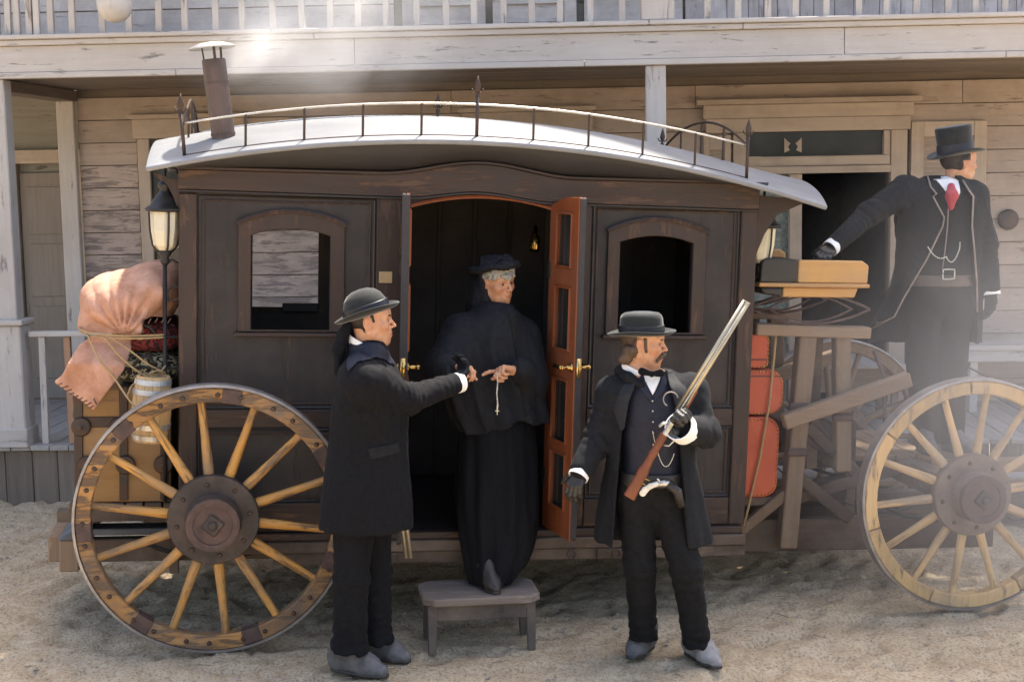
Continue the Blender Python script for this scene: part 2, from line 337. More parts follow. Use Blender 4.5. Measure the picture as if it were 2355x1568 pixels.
def arch(x0, x1, z0, zs, zt, n=10):         # opening outline with segmental arched head: sides to zs, crown zt
    pts = [(x0, z0), (x1, z0)]
    for i in range(n + 1):
        t = i / n; x = x1 + (x0 - x1) * t; pts.append((x, zs + (zt - zs) * (1 - (2 * t - 1) ** 2)))
    return pts
def copy_of(o, parent=None, loc=None, rot=None):
    c = o.copy(); COL.objects.link(c)
    if parent is not None: c.parent = parent
    if loc is not None: c.location = loc
    if rot is not None: c.rotation_euler = rot
    for ch in [q for q in o.children]: copy_of(ch, c)
    return c

# ------------------------------------------------------------------ ground
def vnoise(x, y, s, seed):
    r = np.random.default_rng(seed); out = np.zeros_like(x)
    for i in range(14):
        a = r.uniform(0, 6.283); f = s * r.uniform(0.6, 1.7); out += np.sin((x * math.cos(a) + y * math.sin(a)) * f + r.uniform(0, 6.283))
    return out / 14
def axis(lo, hi, fine, step, coarse):
    a = list(np.arange(fine[0], fine[1] + 1e-6, step)); s = step
    x = fine[0]
    while x > lo: s *= 1.35; x -= min(s, coarse); a.insert(0, x)
    s = step; x = fine[1]
    while x < hi: s *= 1.35; x += min(s, coarse); a.append(x)
    return np.array(a)
gx = axis(-60, 60, (-3.9, 3.9), 0.028, 6.0); gy = axis(-60, 60, (5.9, 10.3), 0.028, 6.0)
GX, GY = np.meshgrid(gx, gy, indexing='ij')
def ground_h(x, y):
    h = 0.014 * vnoise(x, y, 3.0, 1) + 0.018 * vnoise(x, y, 11.0, 2) + 0.017 * vnoise(x, y, 26.0, 3) + 0.014 * vnoise(x, y, 60.0, 4)
    p = vnoise(x, y, 17.0, 5) ; q = np.clip(-(p + 0.12) * 6, 0, 1)
    r2 = vnoise(x, y, 34.0, 8); q2 = np.clip(-(r2 + 0.20) * 7, 0, 1)
    return h - 0.036 * q - 0.017 * q2 - 0.012
GZ = ground_h(GX, GY)
nx, ny = len(gx), len(gy)
idx = np.arange(nx * ny).reshape(nx, ny)
me = bpy.data.meshes.new('ground')
me.from_pydata(np.stack([GX, GY, GZ], -1).reshape(-1, 3).tolist(), [], np.stack([idx[:-1, :-1], idx[1:, :-1], idx[1:, 1:], idx[:-1, 1:]], -1).reshape(-1, 4).tolist())
tag(link('ground', me, 'dirt', smooth=True), 'pale dusty dirt street with hoof marks', kind='structure')
def scatter(name, mat, n, f, lab):
    mb = MB()
    for i in range(n): f(mb)
    tag(mb.build(name, mat), lab, kind='stuff')
def peb(mb):
    x = random.uniform(-3.6, 3.6); y = random.uniform(6.1, 10.0); r = random.choice([.004, .006, .008, .010, .014])
    z = float(ground_h(np.array([x]), np.array([y]))[0])
    M = Matrix.Translation((x, y, z)) @ Matrix.Rotation(random.uniform(0, 6), 4, 'Z') @ Matrix.Diagonal((r * random.uniform(.8, 1.5), r, r * .6, 1))
    vs_ = [M @ Vector(p) for p in ((1, 0, 0), (0, 1, 0), (-1, 0, .1), (0, -1, 0), (.1, .1, 1))]
    mb.raw(vs_, [(0, 1, 4), (1, 2, 4), (2, 3, 4), (3, 0, 4)])
scatter('pebbles', 'pebble', 2600, peb, 'small stones scattered over the dirt street')
def strw(mb):
    x = random.gauss(-0.6, 0.9); y = random.gauss(8.0, 0.7); z = float(ground_h(np.array([x]), np.array([y]))[0]) + .004
    a = random.uniform(0, 6.28); l = random.uniform(.03, .09)
    mb.bar((x, y, z), (x + l * math.cos(a), y + l * math.sin(a), z + random.uniform(-.002, .008)), .003, .002)
scatter('straw_litter', 'straw', 900, strw, 'dry straw litter strewn under the coach')

# ------------------------------------------------------------------ building
bld = empty('saloon_building', BM, BO)
tag(bld, 'two storey weathered clapboard building with white balcony and covered porch', 'building')
WY = 1.70
wall = holed('wall', 'ceiling', bld, [(-0.14, 0.30), (9.2, 0.30), (9.2, 3.12), (-0.14, 3.12)], [[(5.408, 0.42), (6.568, 0.42), (6.568, 2.637), (5.408, 2.637)]], WY + 0.02, WY + 0.12)
def siding(parent, rows, segs, mats, y, h, z0, thick=0.022):
    # one lapped clapboard per piece: bottom edge proud
    for r_ in range(rows):
        z = z0 + r_ * h
        for k, (a, b) in enumerate(segs):
            cuts = [a]
            while b - cuts[-1] > 3.4: cuts.append(cuts[-1] + random.uniform(1.7, 2.9))
            cuts.append(b)
            for p, q in zip(cuts[:-1], cuts[1:]):
                if q - p < 0.05: continue
                L_ = (q - p) / 2 - 0.002; hh = h / 2 - 0.0032
                mm = mats(p, q, z)
                mb = MB(); mb.raw([(sx * L_, yy, zz) for sx in (-1, 1) for yy, zz in ((-thick, -hh), (0.0, -hh), (0.0, hh), (-0.006, hh))],
                                  [(0, 1, 2, 3), (7, 6, 5, 4), (0, 4, 5, 1), (1, 5, 6, 2), (2, 6, 7, 3), (3, 7, 4, 0)])
                o = mb.build('board', mm, parent, bevel=0.002)
                o.location = ((p + q) / 2 - parent.location.x, y - parent.location.y + random.uniform(-.002, .002), z + h / 2 - parent.location.z)
                o.rotation_euler = (0, random.uniform(-.0012, .0012), 0)
def smat(p, q, z): return 'siding_peeled' if (z < 2.3 and (p + q) / 2 < 2.6) else 'siding'
siding(wall, 6, [(-0.13, 0.36), (1.25, 3.1), (4.15, 5.3), (6.72, 9.2)], smat, WY, 0.187, 0.41)
siding(wall, 7, [(-0.13, 0.36), (1.25, 3.1), (4.15, 5.3), (6.72, 9.2)], smat, WY, 0.187, 0.41 + 6 * 0.187)
siding(wall, 1, [(-0.13, 3.0), (3.0, 5.0), (5.0, 9.2)], smat, WY, 0.187, 0.41 + 13 * 0.187)
# recessed wall at the left end with its door
rw = bx('recess_wall', 'siding_grey', bld, -3.2, -0.16, 2.30, 2.40, 0.3, 3.12)
siding(rw, 14, [(-3.2, -1.02), (-0.34, -0.16)], lambda *a: 'siding_grey', 2.29, 0.187, 0.41)
dr = bx('panel_door', 'doorwood', bld, -0.88, -0.40, 2.245, 2.285, 0.42, 2.42)
for z0, z1 in ((0.6, 1.25), (1.33, 1.8), (1.88, 2.3)):
    bx('door_panel', 'doorwood', dr, -0.18, 0.18, -0.032, -0.02, z0 - 1.42, z1 - 1.42, 0.006)
for x0, x1 in ((-1.0, -0.89), (-0.39, -0.30)): bx('door_casing', 'trim_v', bld, x0, x1, 2.20, 2.284, 0.42, 2.50)
bx('door_casing', 'trim', bld, -1.03, -0.28, 2.195, 2.284, 2.502, 2.62)
bx('return_wall', 'siding_grey', bld, -0.16, -0.145, 1.82, 2.30, 0.42, 3.12)
bx('corner_post', 'white_z', bld, -0.28, -0.135, 1.60, 1.672, 0.42, 3.0, 0.006)
bx('porch_beam', 'ceiling', bld, -0.30, -0.12, 0.062, 1.69, 3.0, 3.087, 0.006)
# windows hidden mostly by the coach, and the doorway
def window(x0, x1, z0, z1):
    w = bx('window', 'window_glass', bld, x0, x1, WY + 0.0, WY + 0.012, z0, z1, 0)
    cx, cz = (x0 + x1) / 2, (z0 + z1) / 2
    def s(n, m, a, b, c, d, y0=-0.05, y1=-0.008): bx(n, m, w, a - cx, b - cx, y0, y1, c - cz, d - cz)
    s('casing', 'trim_v', x0 - 0.10, x0, z0 - 0.02, z1 + 0.1); s('casing', 'trim_v', x1, x1 + 0.10, z0 - 0.02, z1 + 0.1)
    s('header', 'trim', x0 - 0.13, x1 + 0.13, z1 + 0.102, z1 + 0.26, -0.06); s('header_cap', 'trim', x0 - 0.16, x1 + 0.16, z1 + 0.262, z1 + 0.30, -0.09)
    s('sill', 'trim', x0 - 0.13, x1 + 0.13, z0 - 0.07, z0 - 0.022, -0.08)
    s('sash_bar', 'trim', x0, x1, cz - 0.02, cz + 0.02, -0.028); s('sash_bar', 'trim_v', cx - 0.015, cx + 0.015, z0, z1, -0.022)
window(0.47, 1.15, 1.0, 2.58); window(3.22, 4.03, 1.0, 2.58)
# doorway: header, transom, jambs, open dark doorway, lace sidelight
dw = empty('doorway', parent=bld)
P = lambda n, m, *a, **k: bx(n, m, dw, *a, **k)
P('header', 'trim', 5.08, 6.72, WY - 0.075, WY, 2.64, 2.75); P('header', 'trim', 5.06, 6.74, WY - 0.09, WY, 2.752, 2.86); P('header_cap', 'trim', 5.0, 6.80, WY - 0.14, WY, 2.862, 2.905)
P('jamb', 'trim_v', 5.30, 5.405, WY - 0.06, WY + 0.05, 0.42, 2.638); P('jamb', 'trim_v', 6.57, 6.70, WY - 0.06, WY + 0.05, 0.42, 2.638)
P('transom_rail', 'trim', 5.41, 6.565, WY - 0.055, WY + 0.05, 2.36, 2.44); P('transom_rail', 'trim', 5.41, 6.565, WY - 0.085, WY + 0.05, 2.30, 2.358)
P('transom_stile', 'trim_v', 6.515, 6.568, WY - 0.045, WY + 0.05, 2.442, 2.637)
P('transom_pane', 'window_glass', 5.41, 6.51, WY + 0.0, WY + 0.012, 2.442, 2.637, bevel=0)
for x in (5.72, 5.86): MB().prism([(0, 0), (.045, .02), (.03, .05), (.05, .075), (.02, .10), (0, .12)] if x < 5.8 else [(0, 0), (-.045, .02), (-.03, .05), (-.05, .075), (-.02, .10), (0, .12)], -0.006, 0.0).build('etched_ornament', 'trim', dw, loc=(x, WY - 0.003, 2.47))
P('mullion', 'trim_v', 5.76, 5.86, WY - 0.045, WY + 0.05, 0.42, 2.298)
P('sidelight', 'lace', 5.41, 5.758, WY + 0.02, WY + 0.03, 0.9, 2.298, bevel=0); P('sidelight_panel', 'doorwood', 5.41, 5.758, WY, WY + 0.03, 0.42, 0.898)
# room behind the doorway
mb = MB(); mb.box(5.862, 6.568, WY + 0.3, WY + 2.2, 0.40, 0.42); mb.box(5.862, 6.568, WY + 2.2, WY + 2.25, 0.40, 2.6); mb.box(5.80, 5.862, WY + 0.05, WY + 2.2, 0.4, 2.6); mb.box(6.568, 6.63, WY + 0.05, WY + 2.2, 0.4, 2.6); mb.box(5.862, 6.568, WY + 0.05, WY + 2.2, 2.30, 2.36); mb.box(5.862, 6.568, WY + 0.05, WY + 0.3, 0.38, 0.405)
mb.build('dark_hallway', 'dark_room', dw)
def shutter(x0, x1, z0, z1, y, m1='trim_v', m2='trim', n=None):
    s = MB().box(0, x1 - x0, 0.008, 0.012, 0, z1 - z0).build('shutter', m2, bld, loc=(x0, y, z0))
    w, h = x1 - x0, z1 - z0; st = min(0.10, w * 0.22)
    bx('stile', m1, s, 0, st, -0.028, 0.006, 0, h); bx('stile', m1, s, w - st, w, -0.028, 0.006, 0, h)
    bx('rail', m2, s, st, w - st, -0.026, 0.006, 0, 0.12); bx('rail', m2, s, st, w - st, -0.026, 0.006, h - 0.12, h)
    n = n or int((h - 0.24) / 0.036)
    me = None
    for i in range(n):
        z = 0.12 + (i + 0.5) * (h - 0.24) / n
        if me is None: me = MB().box(-(w / 2 - st), w / 2 - st, -0.004, 0.004, -0.019, 0.019).mesh('slat')
        o = link('slat', me, m2, s, loc=(w / 2, -0.008, z), rot=(R(-32), 0, 0))
    return s
shutter(6.73, 7.33, 1.05, 2.70, WY - 0.035); shutter(5.06, 5.28, 1.05, 2.62, WY - 0.035)
mb = MB()
mb.lathe([(0.0, 0), (0.07, 0), (0.085, 0.012), (0.07, 0.022), (0.03, 0.03), (0.0, 0.032)], 20, Matrix.Translation((7.52, WY - 0.03, 1.90)) @ Matrix.Rotation(R(90), 4, 'X'))
mb.build('wall_rosette', 'iron', bld, smooth=True)
# porch ceiling boards, front beam
for i in range(9):
    bx('ceiling_board', 'ceiling', bld, -0.32, 9.2, 0.075 + i * 0.18, 0.25 + i * 0.18, 3.088 + random.uniform(0, .004), 3.115, 0.003)
bx('ceiling_board', 'ceiling', bld, -3.2, -0.322, 0.065, 2.4, 3.09, 3.115)
bx('ceiling_board', 'ceiling', bld, -0.321, 9.2, 1.69, 2.4, 3.122, 3.14)
bal = bx('balcony', 'porch_floor', bld, -3.2, 9.2, 0.03, WY, 3.30, 3.345)
def B(n, m, *a, **k): # balcony part in building coordinates
    o = bx(n, m, bld, *a, **k); return o
for a, b in ((-3.2, 2.48), (2.484, 5.9), (5.904, 9.2)): B('fascia_board', 'white_x', a, b, 0.0, 0.03, 3.118, 3.302, bevel=0.003)
for a, b in ((-3.2, 1.2), (1.203, 4.1), (4.103, 7.0), (7.003, 9.2)): B('fascia_trim', 'white_x', a, b, -0.014, 0.06, 3.075, 3.116, bevel=0.004)
for a, b in ((-3.2, 1.9), (1.903, 4.55), (4.553, 9.2)): B('balcony_nosing', 'white_x', a, b, -0.055, 0.06, 3.346, 3.378, bevel=0.006)
for a, b in ((-3.2, 2.2), (2.203, 5.2), (5.203, 9.2)): B('cove_trim', 'white_x', a, b, -0.03, 0.03, 3.304, 3.344, bevel=0.006)
rail = bx('balcony_railing', 'white_x', bld, -0.2, 9.2, 0.0, 0.07, 4.20, 4.26)
bme = MB().box(-.022, .022, -.018, .018, -0.405, 0.405).mesh('baluster')
cx0 = 4.5; xs = [-.16, -.09, -.02, .05, .13, .20, .30] + [0.46 + 0.205 * i for i in range(42)]
for i, x in enumerate(xs):
    if 4.46 < x < 4.78: continue
    link('baluster', bme, 'white_z', rail, loc=(x - cx0 + random.uniform(-.01, .01), 0.02, -0.44), rot=(0, random.uniform(-.02, .02), 0), bevel=0.003)
for x in (4.5, -0.36, 8.6): B('newel_post', 'white_z', x, x + 0.23, -0.02, 0.17, 3.38, 5.35, bevel=0.008)
# upper storey wall: clapboards, louvred shutters, boards
uw = bx('upper_wall', 'siding_grey', bld, -3.2, 9.2, WY + 0.02, WY + 0.12, 3.35, 5.4)
siding(uw, 5, [(-3.2, 2.55), (4.10, 4.9)], lambda *a: 'siding_upper', WY, 0.187, 3.36)
vb = [4.92]
while vb[-1] < 9.1: vb.append(vb[-1] + random.uniform(.11, .22))
for a, b in zip(vb[:-1], vb[1:]): bx('board', 'upper_vertical', uw, a - 3.0, b - 0.004 - 3.0, -0.09, -0.066 + random.uniform(-.006, .006) , -1.01, 0.6)
for x in (2.62, 3.36): shutter(x, x + 0.68, 3.38, 5.1, WY - 0.03, 'siding_upper', 'siding_upper', 10)
# added unseen gable, parapet and roof slabs, shaped to shade coach roof and street
def gz(x): return 6.22 + 0.46 * (x - 3.35)
mb = MB().prism([(9.2, 5.401), (9.2, gz(9.2) - .1), (2.7, gz(2.7) - .1), (2.7, 5.401)], WY + .02, WY + .12); mb.build('unseen_gable_wall', 'siding_upper', bld)
mb = MB().bar((2.7, 0.55, gz(2.7)), (9.4, 0.55, gz(9.4)), 2.2, 0.08, (0, 0, 1)); mb.build('shade_gable_roof', 'shade_roof', bld)
mb = MB().box(-3.4, 2.69, -0.55, 1.65, 6.62, 6.70); mb.build('shade_flat_roof', 'shade_roof', bld)
mb = MB().box(-3.2, 2.6, WY + .02, WY + .12, 5.401, 6.62); mb.build('unseen_parapet_wall', 'siding_upper', bld)
# porch posts
def pp(x):
    p = bx('porch_post', 'white_z', bld, x, x + 0.14, 0.01, 0.15, 1.33, 3.074, 0.008)
    bx('post_base', 'white_z', p, -0.10, 0.10, -0.10, 0.10, -1.79, -0.90, 0.01); bx('post_collar', 'white_x', p, -0.125, 0.125, -0.125, 0.125, -0.898, -0.86, 0.006)
    bx('post_plinth', 'white_x', p, -0.115, 0.115, -0.115, 0.115, -1.80, -1.66, 0.006)
pp(-0.20); pp(4.53); pp(8.65)
# porch floor planks, skirt boards, step
fl = empty('porch_floor', parent=bld, O=(0, 0, 0))
x = -3.2
while x < 9.2:
    w = 0.145; y0 = -0.02 + random.uniform(-.012, .012)
    L_ = (2.25 if x < -0.15 else WY) - y0
    o = MB().box(-w / 2 + .003, w / 2 - .003, -L_ / 2, L_ / 2, -0.018, 0.018).build('plank', 'porch_floor', fl, loc=(x + w / 2, y0 + L_ / 2, 0.392 + random.uniform(-.002, .002)), bevel=0.003); x += w
x = -3.2
sk_ = empty('porch_skirt', parent=bld)
while x < 9.2:
    w = random.uniform(.17, .22)
    o = MB().box(-w / 2 + .003, w / 2 - .003, -0.011, 0.011, -0.22, 0.19).build('skirt_board', 'skirt', sk_, loc=(x + w / 2, 0.03 + random.uniform(-.004, .004), 0.18), bevel=0.003, rot=(0, random.uniform(-.006, .006), 0)); x += w
stp = bx('porch_step', 'timber_x', bld, 4.9, 8.0, -0.42, 0.0, 0.165, 0.20)
bx('step_plank', 'porch_floor', stp, -1.54, 1.54, -0.21, -0.005, 0.02, 0.045); bx('step_plank', 'porch_floor', stp, -1.54, 1.54, 0.0, 0.2, 0.02, 0.045)
bx('step_riser', 'timber_dark', stp, -1.5, 1.5, -0.19, -0.17, -0.24, -0.02)
# porch railing at the left
pr = bx('porch_railing', 'white_x', bld, 0.0, 2.4, 0.05, 0.12, 1.21, 1.25, 0.005)
bme2 = MB().box(-.024, .024, -.02, .02, -0.398, 0.398).mesh('baluster')
for i in range(12):
    x = 0.085 + i * 0.195
    o = link('baluster', bme2 if i != 1 else bme2.copy(), None if i != 1 else None, pr, loc=(x - 1.2, 0.0, -0.42), rot=(0, random.uniform(-.02, .02), 0), bevel=0.003)
    if i == 1: o.data.materials.clear(); o.data.materials.append(MATS['baluster_brown'])
    elif not o.data.materials: o.data.materials.append(MATS['white_z'])
# whitewashed pole jutting out over the street from the balcony
pole = empty('flagpole', BM, BO + BM @ np.array([1.04, -0.80, 3.475]))
tag(pole, 'whitewashed round pole with rounded tip jutting out from the balcony rail', 'pole')
M_ = Matrix.Rotation(R(-62), 4, 'X') @ Matrix.Rotation(R(-14), 4, 'Y')
mb = MB().lathe([(0.0, -0.112), (0.05, -0.105), (0.092, -0.075), (0.112, -0.02), (0.118, 0.06), (0.114, 0.3), (0.10, 0.9), (0.10, 1.1), (0, 1.1)], 24, M_)
mb.build('shaft', 'white_z', pole, smooth=True)
mb = MB().lathe([(0.112, 0.5), (0.117, 0.5), (0.117, 0.54), (0.112, 0.54)], 24, M_); mb.build('iron_band', 'iron', pole, smooth=False)
# porch furniture
tb = empty('porch_table', BM, BO + BM @ np.array([6.05, 0.62, 0.41])); tag(tb, 'low wooden box table with grey top on the porch beside the doorway', 'table')
bx('table_top', 'porch_floor', tb, -0.36, 0.36, -0.38, 0.32, 0.475, 0.51); bx('apron', 'timber_x', tb, -0.33, 0.33, -0.35, -0.325, 0.30, 0.474); bx('apron', 'timber_x', tb, -0.33, -0.305, -0.32, 0.28, 0.30, 0.474); bx('apron', 'timber_x', tb, 0.305, 0.33, -0.32, 0.28, 0.30, 0.474)
for x in (-.32, .27):
    for y in (-.322, .23): bx('leg', 'timber', tb, x, x + .05, y, y + .05, 0.0, 0.298)
be = empty('porch_bench', BM, BO + BM @ np.array([7.65, 1.3, 0.41])); tag(be, 'white painted bench against the porch wall beside the shutter', 'bench')
bx('seat_plank', 'white_x', be, -0.62, 0.62, -0.2, 0.2, 0.49, 0.53)
for x in (-.55, .5): bx('leg', 'white_z', be, x, x + .06, -.17, .17, 0, .488)
bx('apron', 'white_x', be, -0.58, 0.58, -0.185, -0.172, 0.40, 0.488)

# ------------------------------------------------------------------ the coach
coach = empty('stagecoach', CM, CO)
tag(coach, 'dark brown enclosed travelling coach with arched roof, railing and open double doors', 'coach')
X0, X1, XC = -0.18, 2.87, 1.345
YN, YF = 0.28, 1.70
def ctop(x): return 2.418 + (0.033 * (1 + math.cos(math.pi * (x - XC) / 0.52)) if abs(x - XC) < 0.52 else 0)
def cbot(x): return 2.318 - 0.012 * x + (0.02 * (1 + math.cos(math.pi * (x - XC) / 0.40)) if abs(x - XC) < 0.40 else 0)
def redge(x): return 2.600 - 0.0735 * (x - 1.22) ** 2
def C(n, m, *a, parent=None, **k): return bx(n, m, parent or coach, *a, **k)
WINS = [(0.178, 0.578), (2.112, 2.516)]
def winhole(a, b): return arch(a, b, 1.60, 2.095, 2.13)
# side walls: sheet with window and door openings, then posts, rails and mouldings proud of it
DOOR = arch(0.99, 1.745, 0.545, 2.27, 2.325, 12)
sheet_outer = [(X0, 0.55), (0.93, 0.55), (0.93, 0.546), (1.80, 0.546), (1.80, 0.55), (X1, 0.55), (X1, 2.42), (X0, 2.42)]
def side(y0, y1, sgn, near):
    w = holed('side_wall', 'coach_panel', coach, [(X0, 0.52), (X1, 0.52), (X1, 2.40), (X0, 2.40)], [winhole(*p) for p in WINS] + ([DOOR] if near else []), y0, y1)
    return w
side_n = side(YN, YN + 0.03, 1, True); side_f = side(YF - 0.03, YF, -1, False)
yp = YN - 0.014
for a, b in ((X0 - .004, -0.092), (2.782, X1 + .004)): C('corner_post', 'coach_frame', a, b, yp - .004, YN - .001, 0.548, 2.30, bevel=0.006)
for a, b in ((0.815, 0.985), (1.75, 1.955)): C('door_post', 'coach_frame', a, b, yp, YN - .001, 0.548, 2.30 , bevel=0.006)
for (a, b) in ((-0.090, 0.813), (1.957, 2.780)):
    C('mid_rail', 'coach_frame_x', a, b, yp, YN - .001, 1.10, 1.195, bevel=0.005)
    C('bottom_rail', 'coach_frame_x', a, b, yp, YN - .001, 0.548, 0.70, bevel=0.005)
    for z0, z1 in ((0.702, 1.098), (1.197, 2.296)):
        for g, mat_ in ((0.0, 'coach_bead'), (0.022, 'coach_frame')):
            q = 0.008 + g; mb = MB(); r_ = 0.007 if g == 0 else 0.006
            for p, t in (((a + q, z0 + q), (b - q, z0 + q)), ((b - q, z0 + q), (b - q, z1 - q)), ((b - q, z1 - q), (a + q, z1 - q)), ((a + q, z1 - q), (a + q, z0 + q))):
                mb.tube([(p[0], YN - .003, p[1]), (t[0], YN - .003, t[1])], r_, 6)
            mb.build('panel_moulding', mat_, coach)
# cornice band with its arch over the doors
xs = np.linspace(X0 - 0.006, X1 + 0.006, 61)
def band(name, m, zlo, zhi, y0, y1):
    poly = [(x, zlo(x)) for x in xs] + [(x, zhi(x)) for x in xs[::-1]]
    mb = MB(); n = len(xs)
    vs_ = [(x, y, f(x)) for y in (y0, y1) for f in (zlo, zhi) for x in xs]
    fs = []
    for i in range(n - 1):
        a, b_, c_, d_ = i, n + i, 2 * n + i, 3 * n + i
        fs += [(a, a + 1, b_ + 1, b_), (c_, d_, d_ + 1, c_ + 1), (a, c_, c_ + 1, a + 1), (b_, b_ + 1, d_ + 1, d_)]
    fs += [(0, n, 3 * n, 2 * n), (n - 1, 3 * n - 1, 4 * n - 1, 2 * n - 1)]
    return mb.raw(vs_, fs).build(name, m, coach, bevel=0.003)
band('cornice', 'coach_frame_x', cbot, ctop, YN - 0.026, YN - .001)
band('cornice_cap', 'coach_frame_x', lambda x: ctop(x) + 0.001, lambda x: ctop(x) + 0.016, YN - 0.044, YN + 0.01)
band('cornice_bead', 'coach_bead', lambda x: cbot(x) - 0.014, lambda x: cbot(x) - 0.001, YN - 0.032, YN - .016)
# door head: thin reddish arch strip
mb = MB(); pts = [(0.99 + 0.755 * t, YN - .006, 2.262 + 0.055 * (1 - (2 * t - 1) ** 2)) for t in np.linspace(0, 1, 14)]
mb.tube(pts, 0.011, 6); mb.build('door_head', 'mahogany', coach)
# cove between cornice and roof
mb = MB(); n = len(xs); vs_ = []
for f, y in ((lambda x: ctop(x) + .01, YN - .002), (lambda x: .5 * (ctop(x) + redge(x)), YN - .06), (lambda x: max(redge(x) - 0.012, ctop(x) + .012), YN - .15)):
    vs_ += [(x, y, f(x)) for x in xs]
fs = [(k * n + i, k * n + i + 1, (k + 1) * n + i + 1, (k + 1) * n + i) for k in range(2) for i in range(n - 1)]
mb.raw(vs_, fs); mb.raw([(x, 2 * 0.99 - y, z) for x, y, z in vs_], fs)
o = mb.build('roof_cove', 'coach_dark', coach, smooth=True); so = o.modifiers.new('s', 'SOLIDIFY'); so.thickness = 0.012
# roof shell
YC = 0.99; YH = 0.90
rx = np.linspace(-0.335, 3.20, 50); ry = np.linspace(-1, 1, 25)
def roofz(x, t): return redge(x) + 0.15 * (1 - abs(t) ** 2.2)
vs_ = []; fs = []
for x in rx:
    for t in ry:
        e = 0.10 * max(0, (x - 2.9) / 0.3) ** 2 * (1 - abs(t) ** 2)      # bowed front edge
        vs_.append((x + e, YC + YH * t, roofz(x, t)))
nn = len(ry)
for i in range(len(rx) - 1):
    for j in range(nn - 1): fs.append((i * nn + j, (i + 1) * nn + j, (i + 1) * nn + j + 1, i * nn + j + 1))
o = MB().raw(vs_, fs).build('roof', 'canvas_roof', coach, smooth=True)
so = o.modifiers.new('s', 'SOLIDIFY'); so.thickness = 0.026; so.offset = -1; so.use_rim = True
bv = o.modifiers.new('b', 'BEVEL'); bv.width = 0.008; bv.segments = 2; bv.limit_method = 'ANGLE'; bv.angle_limit = R(50)
roof = o
# end walls, floor, ceiling inside
for x0, x1 in ((X0, X0 + .03), (X1 - .03, X1)):
    xm = (x0 + x1) / 2; ys_ = np.linspace(YN + .031, YF - .031, 15)
    pl_ = [(YN + .031, .52), (YF - .031, .52)] + [(y, max(2.36, roofz(xm, (y - YC) / YH) - .034)) for y in ys_[::-1]]
    n_ = len(pl_); MB().raw([(x, y, z) for x in (x0, x1) for y, z in pl_], [tuple(range(n_)), tuple(range(2 * n_ - 1, n_ - 1, -1))] + [(i, i + n_, (i + 1) % n_ + n_, (i + 1) % n_) for i in range(n_)]).build('end_wall', 'coach_panel', coach)
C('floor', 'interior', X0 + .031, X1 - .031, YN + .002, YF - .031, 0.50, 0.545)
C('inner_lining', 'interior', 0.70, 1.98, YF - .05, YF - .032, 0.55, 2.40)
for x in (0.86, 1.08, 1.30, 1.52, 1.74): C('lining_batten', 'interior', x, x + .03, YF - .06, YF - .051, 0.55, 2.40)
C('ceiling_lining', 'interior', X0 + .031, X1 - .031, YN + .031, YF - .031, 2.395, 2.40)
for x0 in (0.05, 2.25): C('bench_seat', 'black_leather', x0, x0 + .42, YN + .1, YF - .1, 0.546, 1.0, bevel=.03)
# little brass lamp hanging inside
mb = MB().lathe([(0, 0), (.028, 0), (.034, .02), (.03, .09), (.016, .11), (.006, .16), (0, .16)], 12); mb.build('cabin_lamp', 'brass', coach, loc=(1.86, 1.35, 1.98), smooth=True)
# window casings, sills
for (a, b) in WINS:
    outer = arch(a - .068, b + .075, 1.60, 2.155, 2.215, 12)
    holed('window_casing', 'coach_frame', coach, outer, [arch(a, b, 1.612, 2.095, 2.13)], YN - 0.022, YN - 0.001, 0.004)
    mb = MB(); k = 14
    pts = [(a - .074 + (b - a + .155) * t, YN - .024, 2.155 + 0.066 * (1 - (2 * t - 1) ** 2)) for t in np.linspace(0, 1, k)]
    mb.tube(pts, 0.013, 6); mb.build('drip_moulding', 'coach_frame', coach)
    C('window_sill', 'coach_frame_x', a - .085, b + .09, YN - .042, YN - .001, 1.578, 1.598, bevel=.004)
    q = holed('window_casing', 'coach_frame', coach, arch(a - .03, b + .03, 1.57, 2.10, 2.16), [arch(a + .002, b - .002, 1.602, 2.093, 2.128)], YF - 0.045, YF - .031)
C('window_blind', 'black_leather', 2.08, 2.55, YF - .056, YF - .048, 1.56, 2.17, bevel=0)
C('folded_blind', 'black_leather', 0.36, 0.578, YF - .10, YF - .05, 1.58, 1.63)
# outside sill timbers
C('sill_ledge', 'coach_frame_x', X0, X1 - .02, YN - 0.06, YN - .016, 0.508, 0.546, bevel=.004)
C('sill_beam', 'timber_dark', X0, X1 - .01, YN - 0.09, YN + .05, 0.45, 0.5065, bevel=.005)
C('sill_beam', 'timber_dark', 0.3, X1 - .005, YN - 0.075, YN + .05, 0.385, 0.4485, bevel=.006)
for x in (0.78, 2.02, 2.30, 2.52): C('beam_block', 'timber_dark', x, x + .16, YN - 0.095, YN - .076, 0.388, 0.446, bevel=.006)
mb = MB()
for x in (1.88, 2.13, 0.62):
    mb.tube([(x + .022 * math.cos(t), YN - .10, .42 + .022 * math.sin(t)) for t in np.linspace(0, 6.283, 13)[:-1]], .006, 6, True)
mb.build('iron_ring', 'rust_iron', coach)
C('under_beam', 'timber_dark', X0, X1, YF - .2, YF - .08, 0.385, 0.4985); C('reach', 'timber_dark', -0.2, 4.1, .93, 1.05, .40, .49)
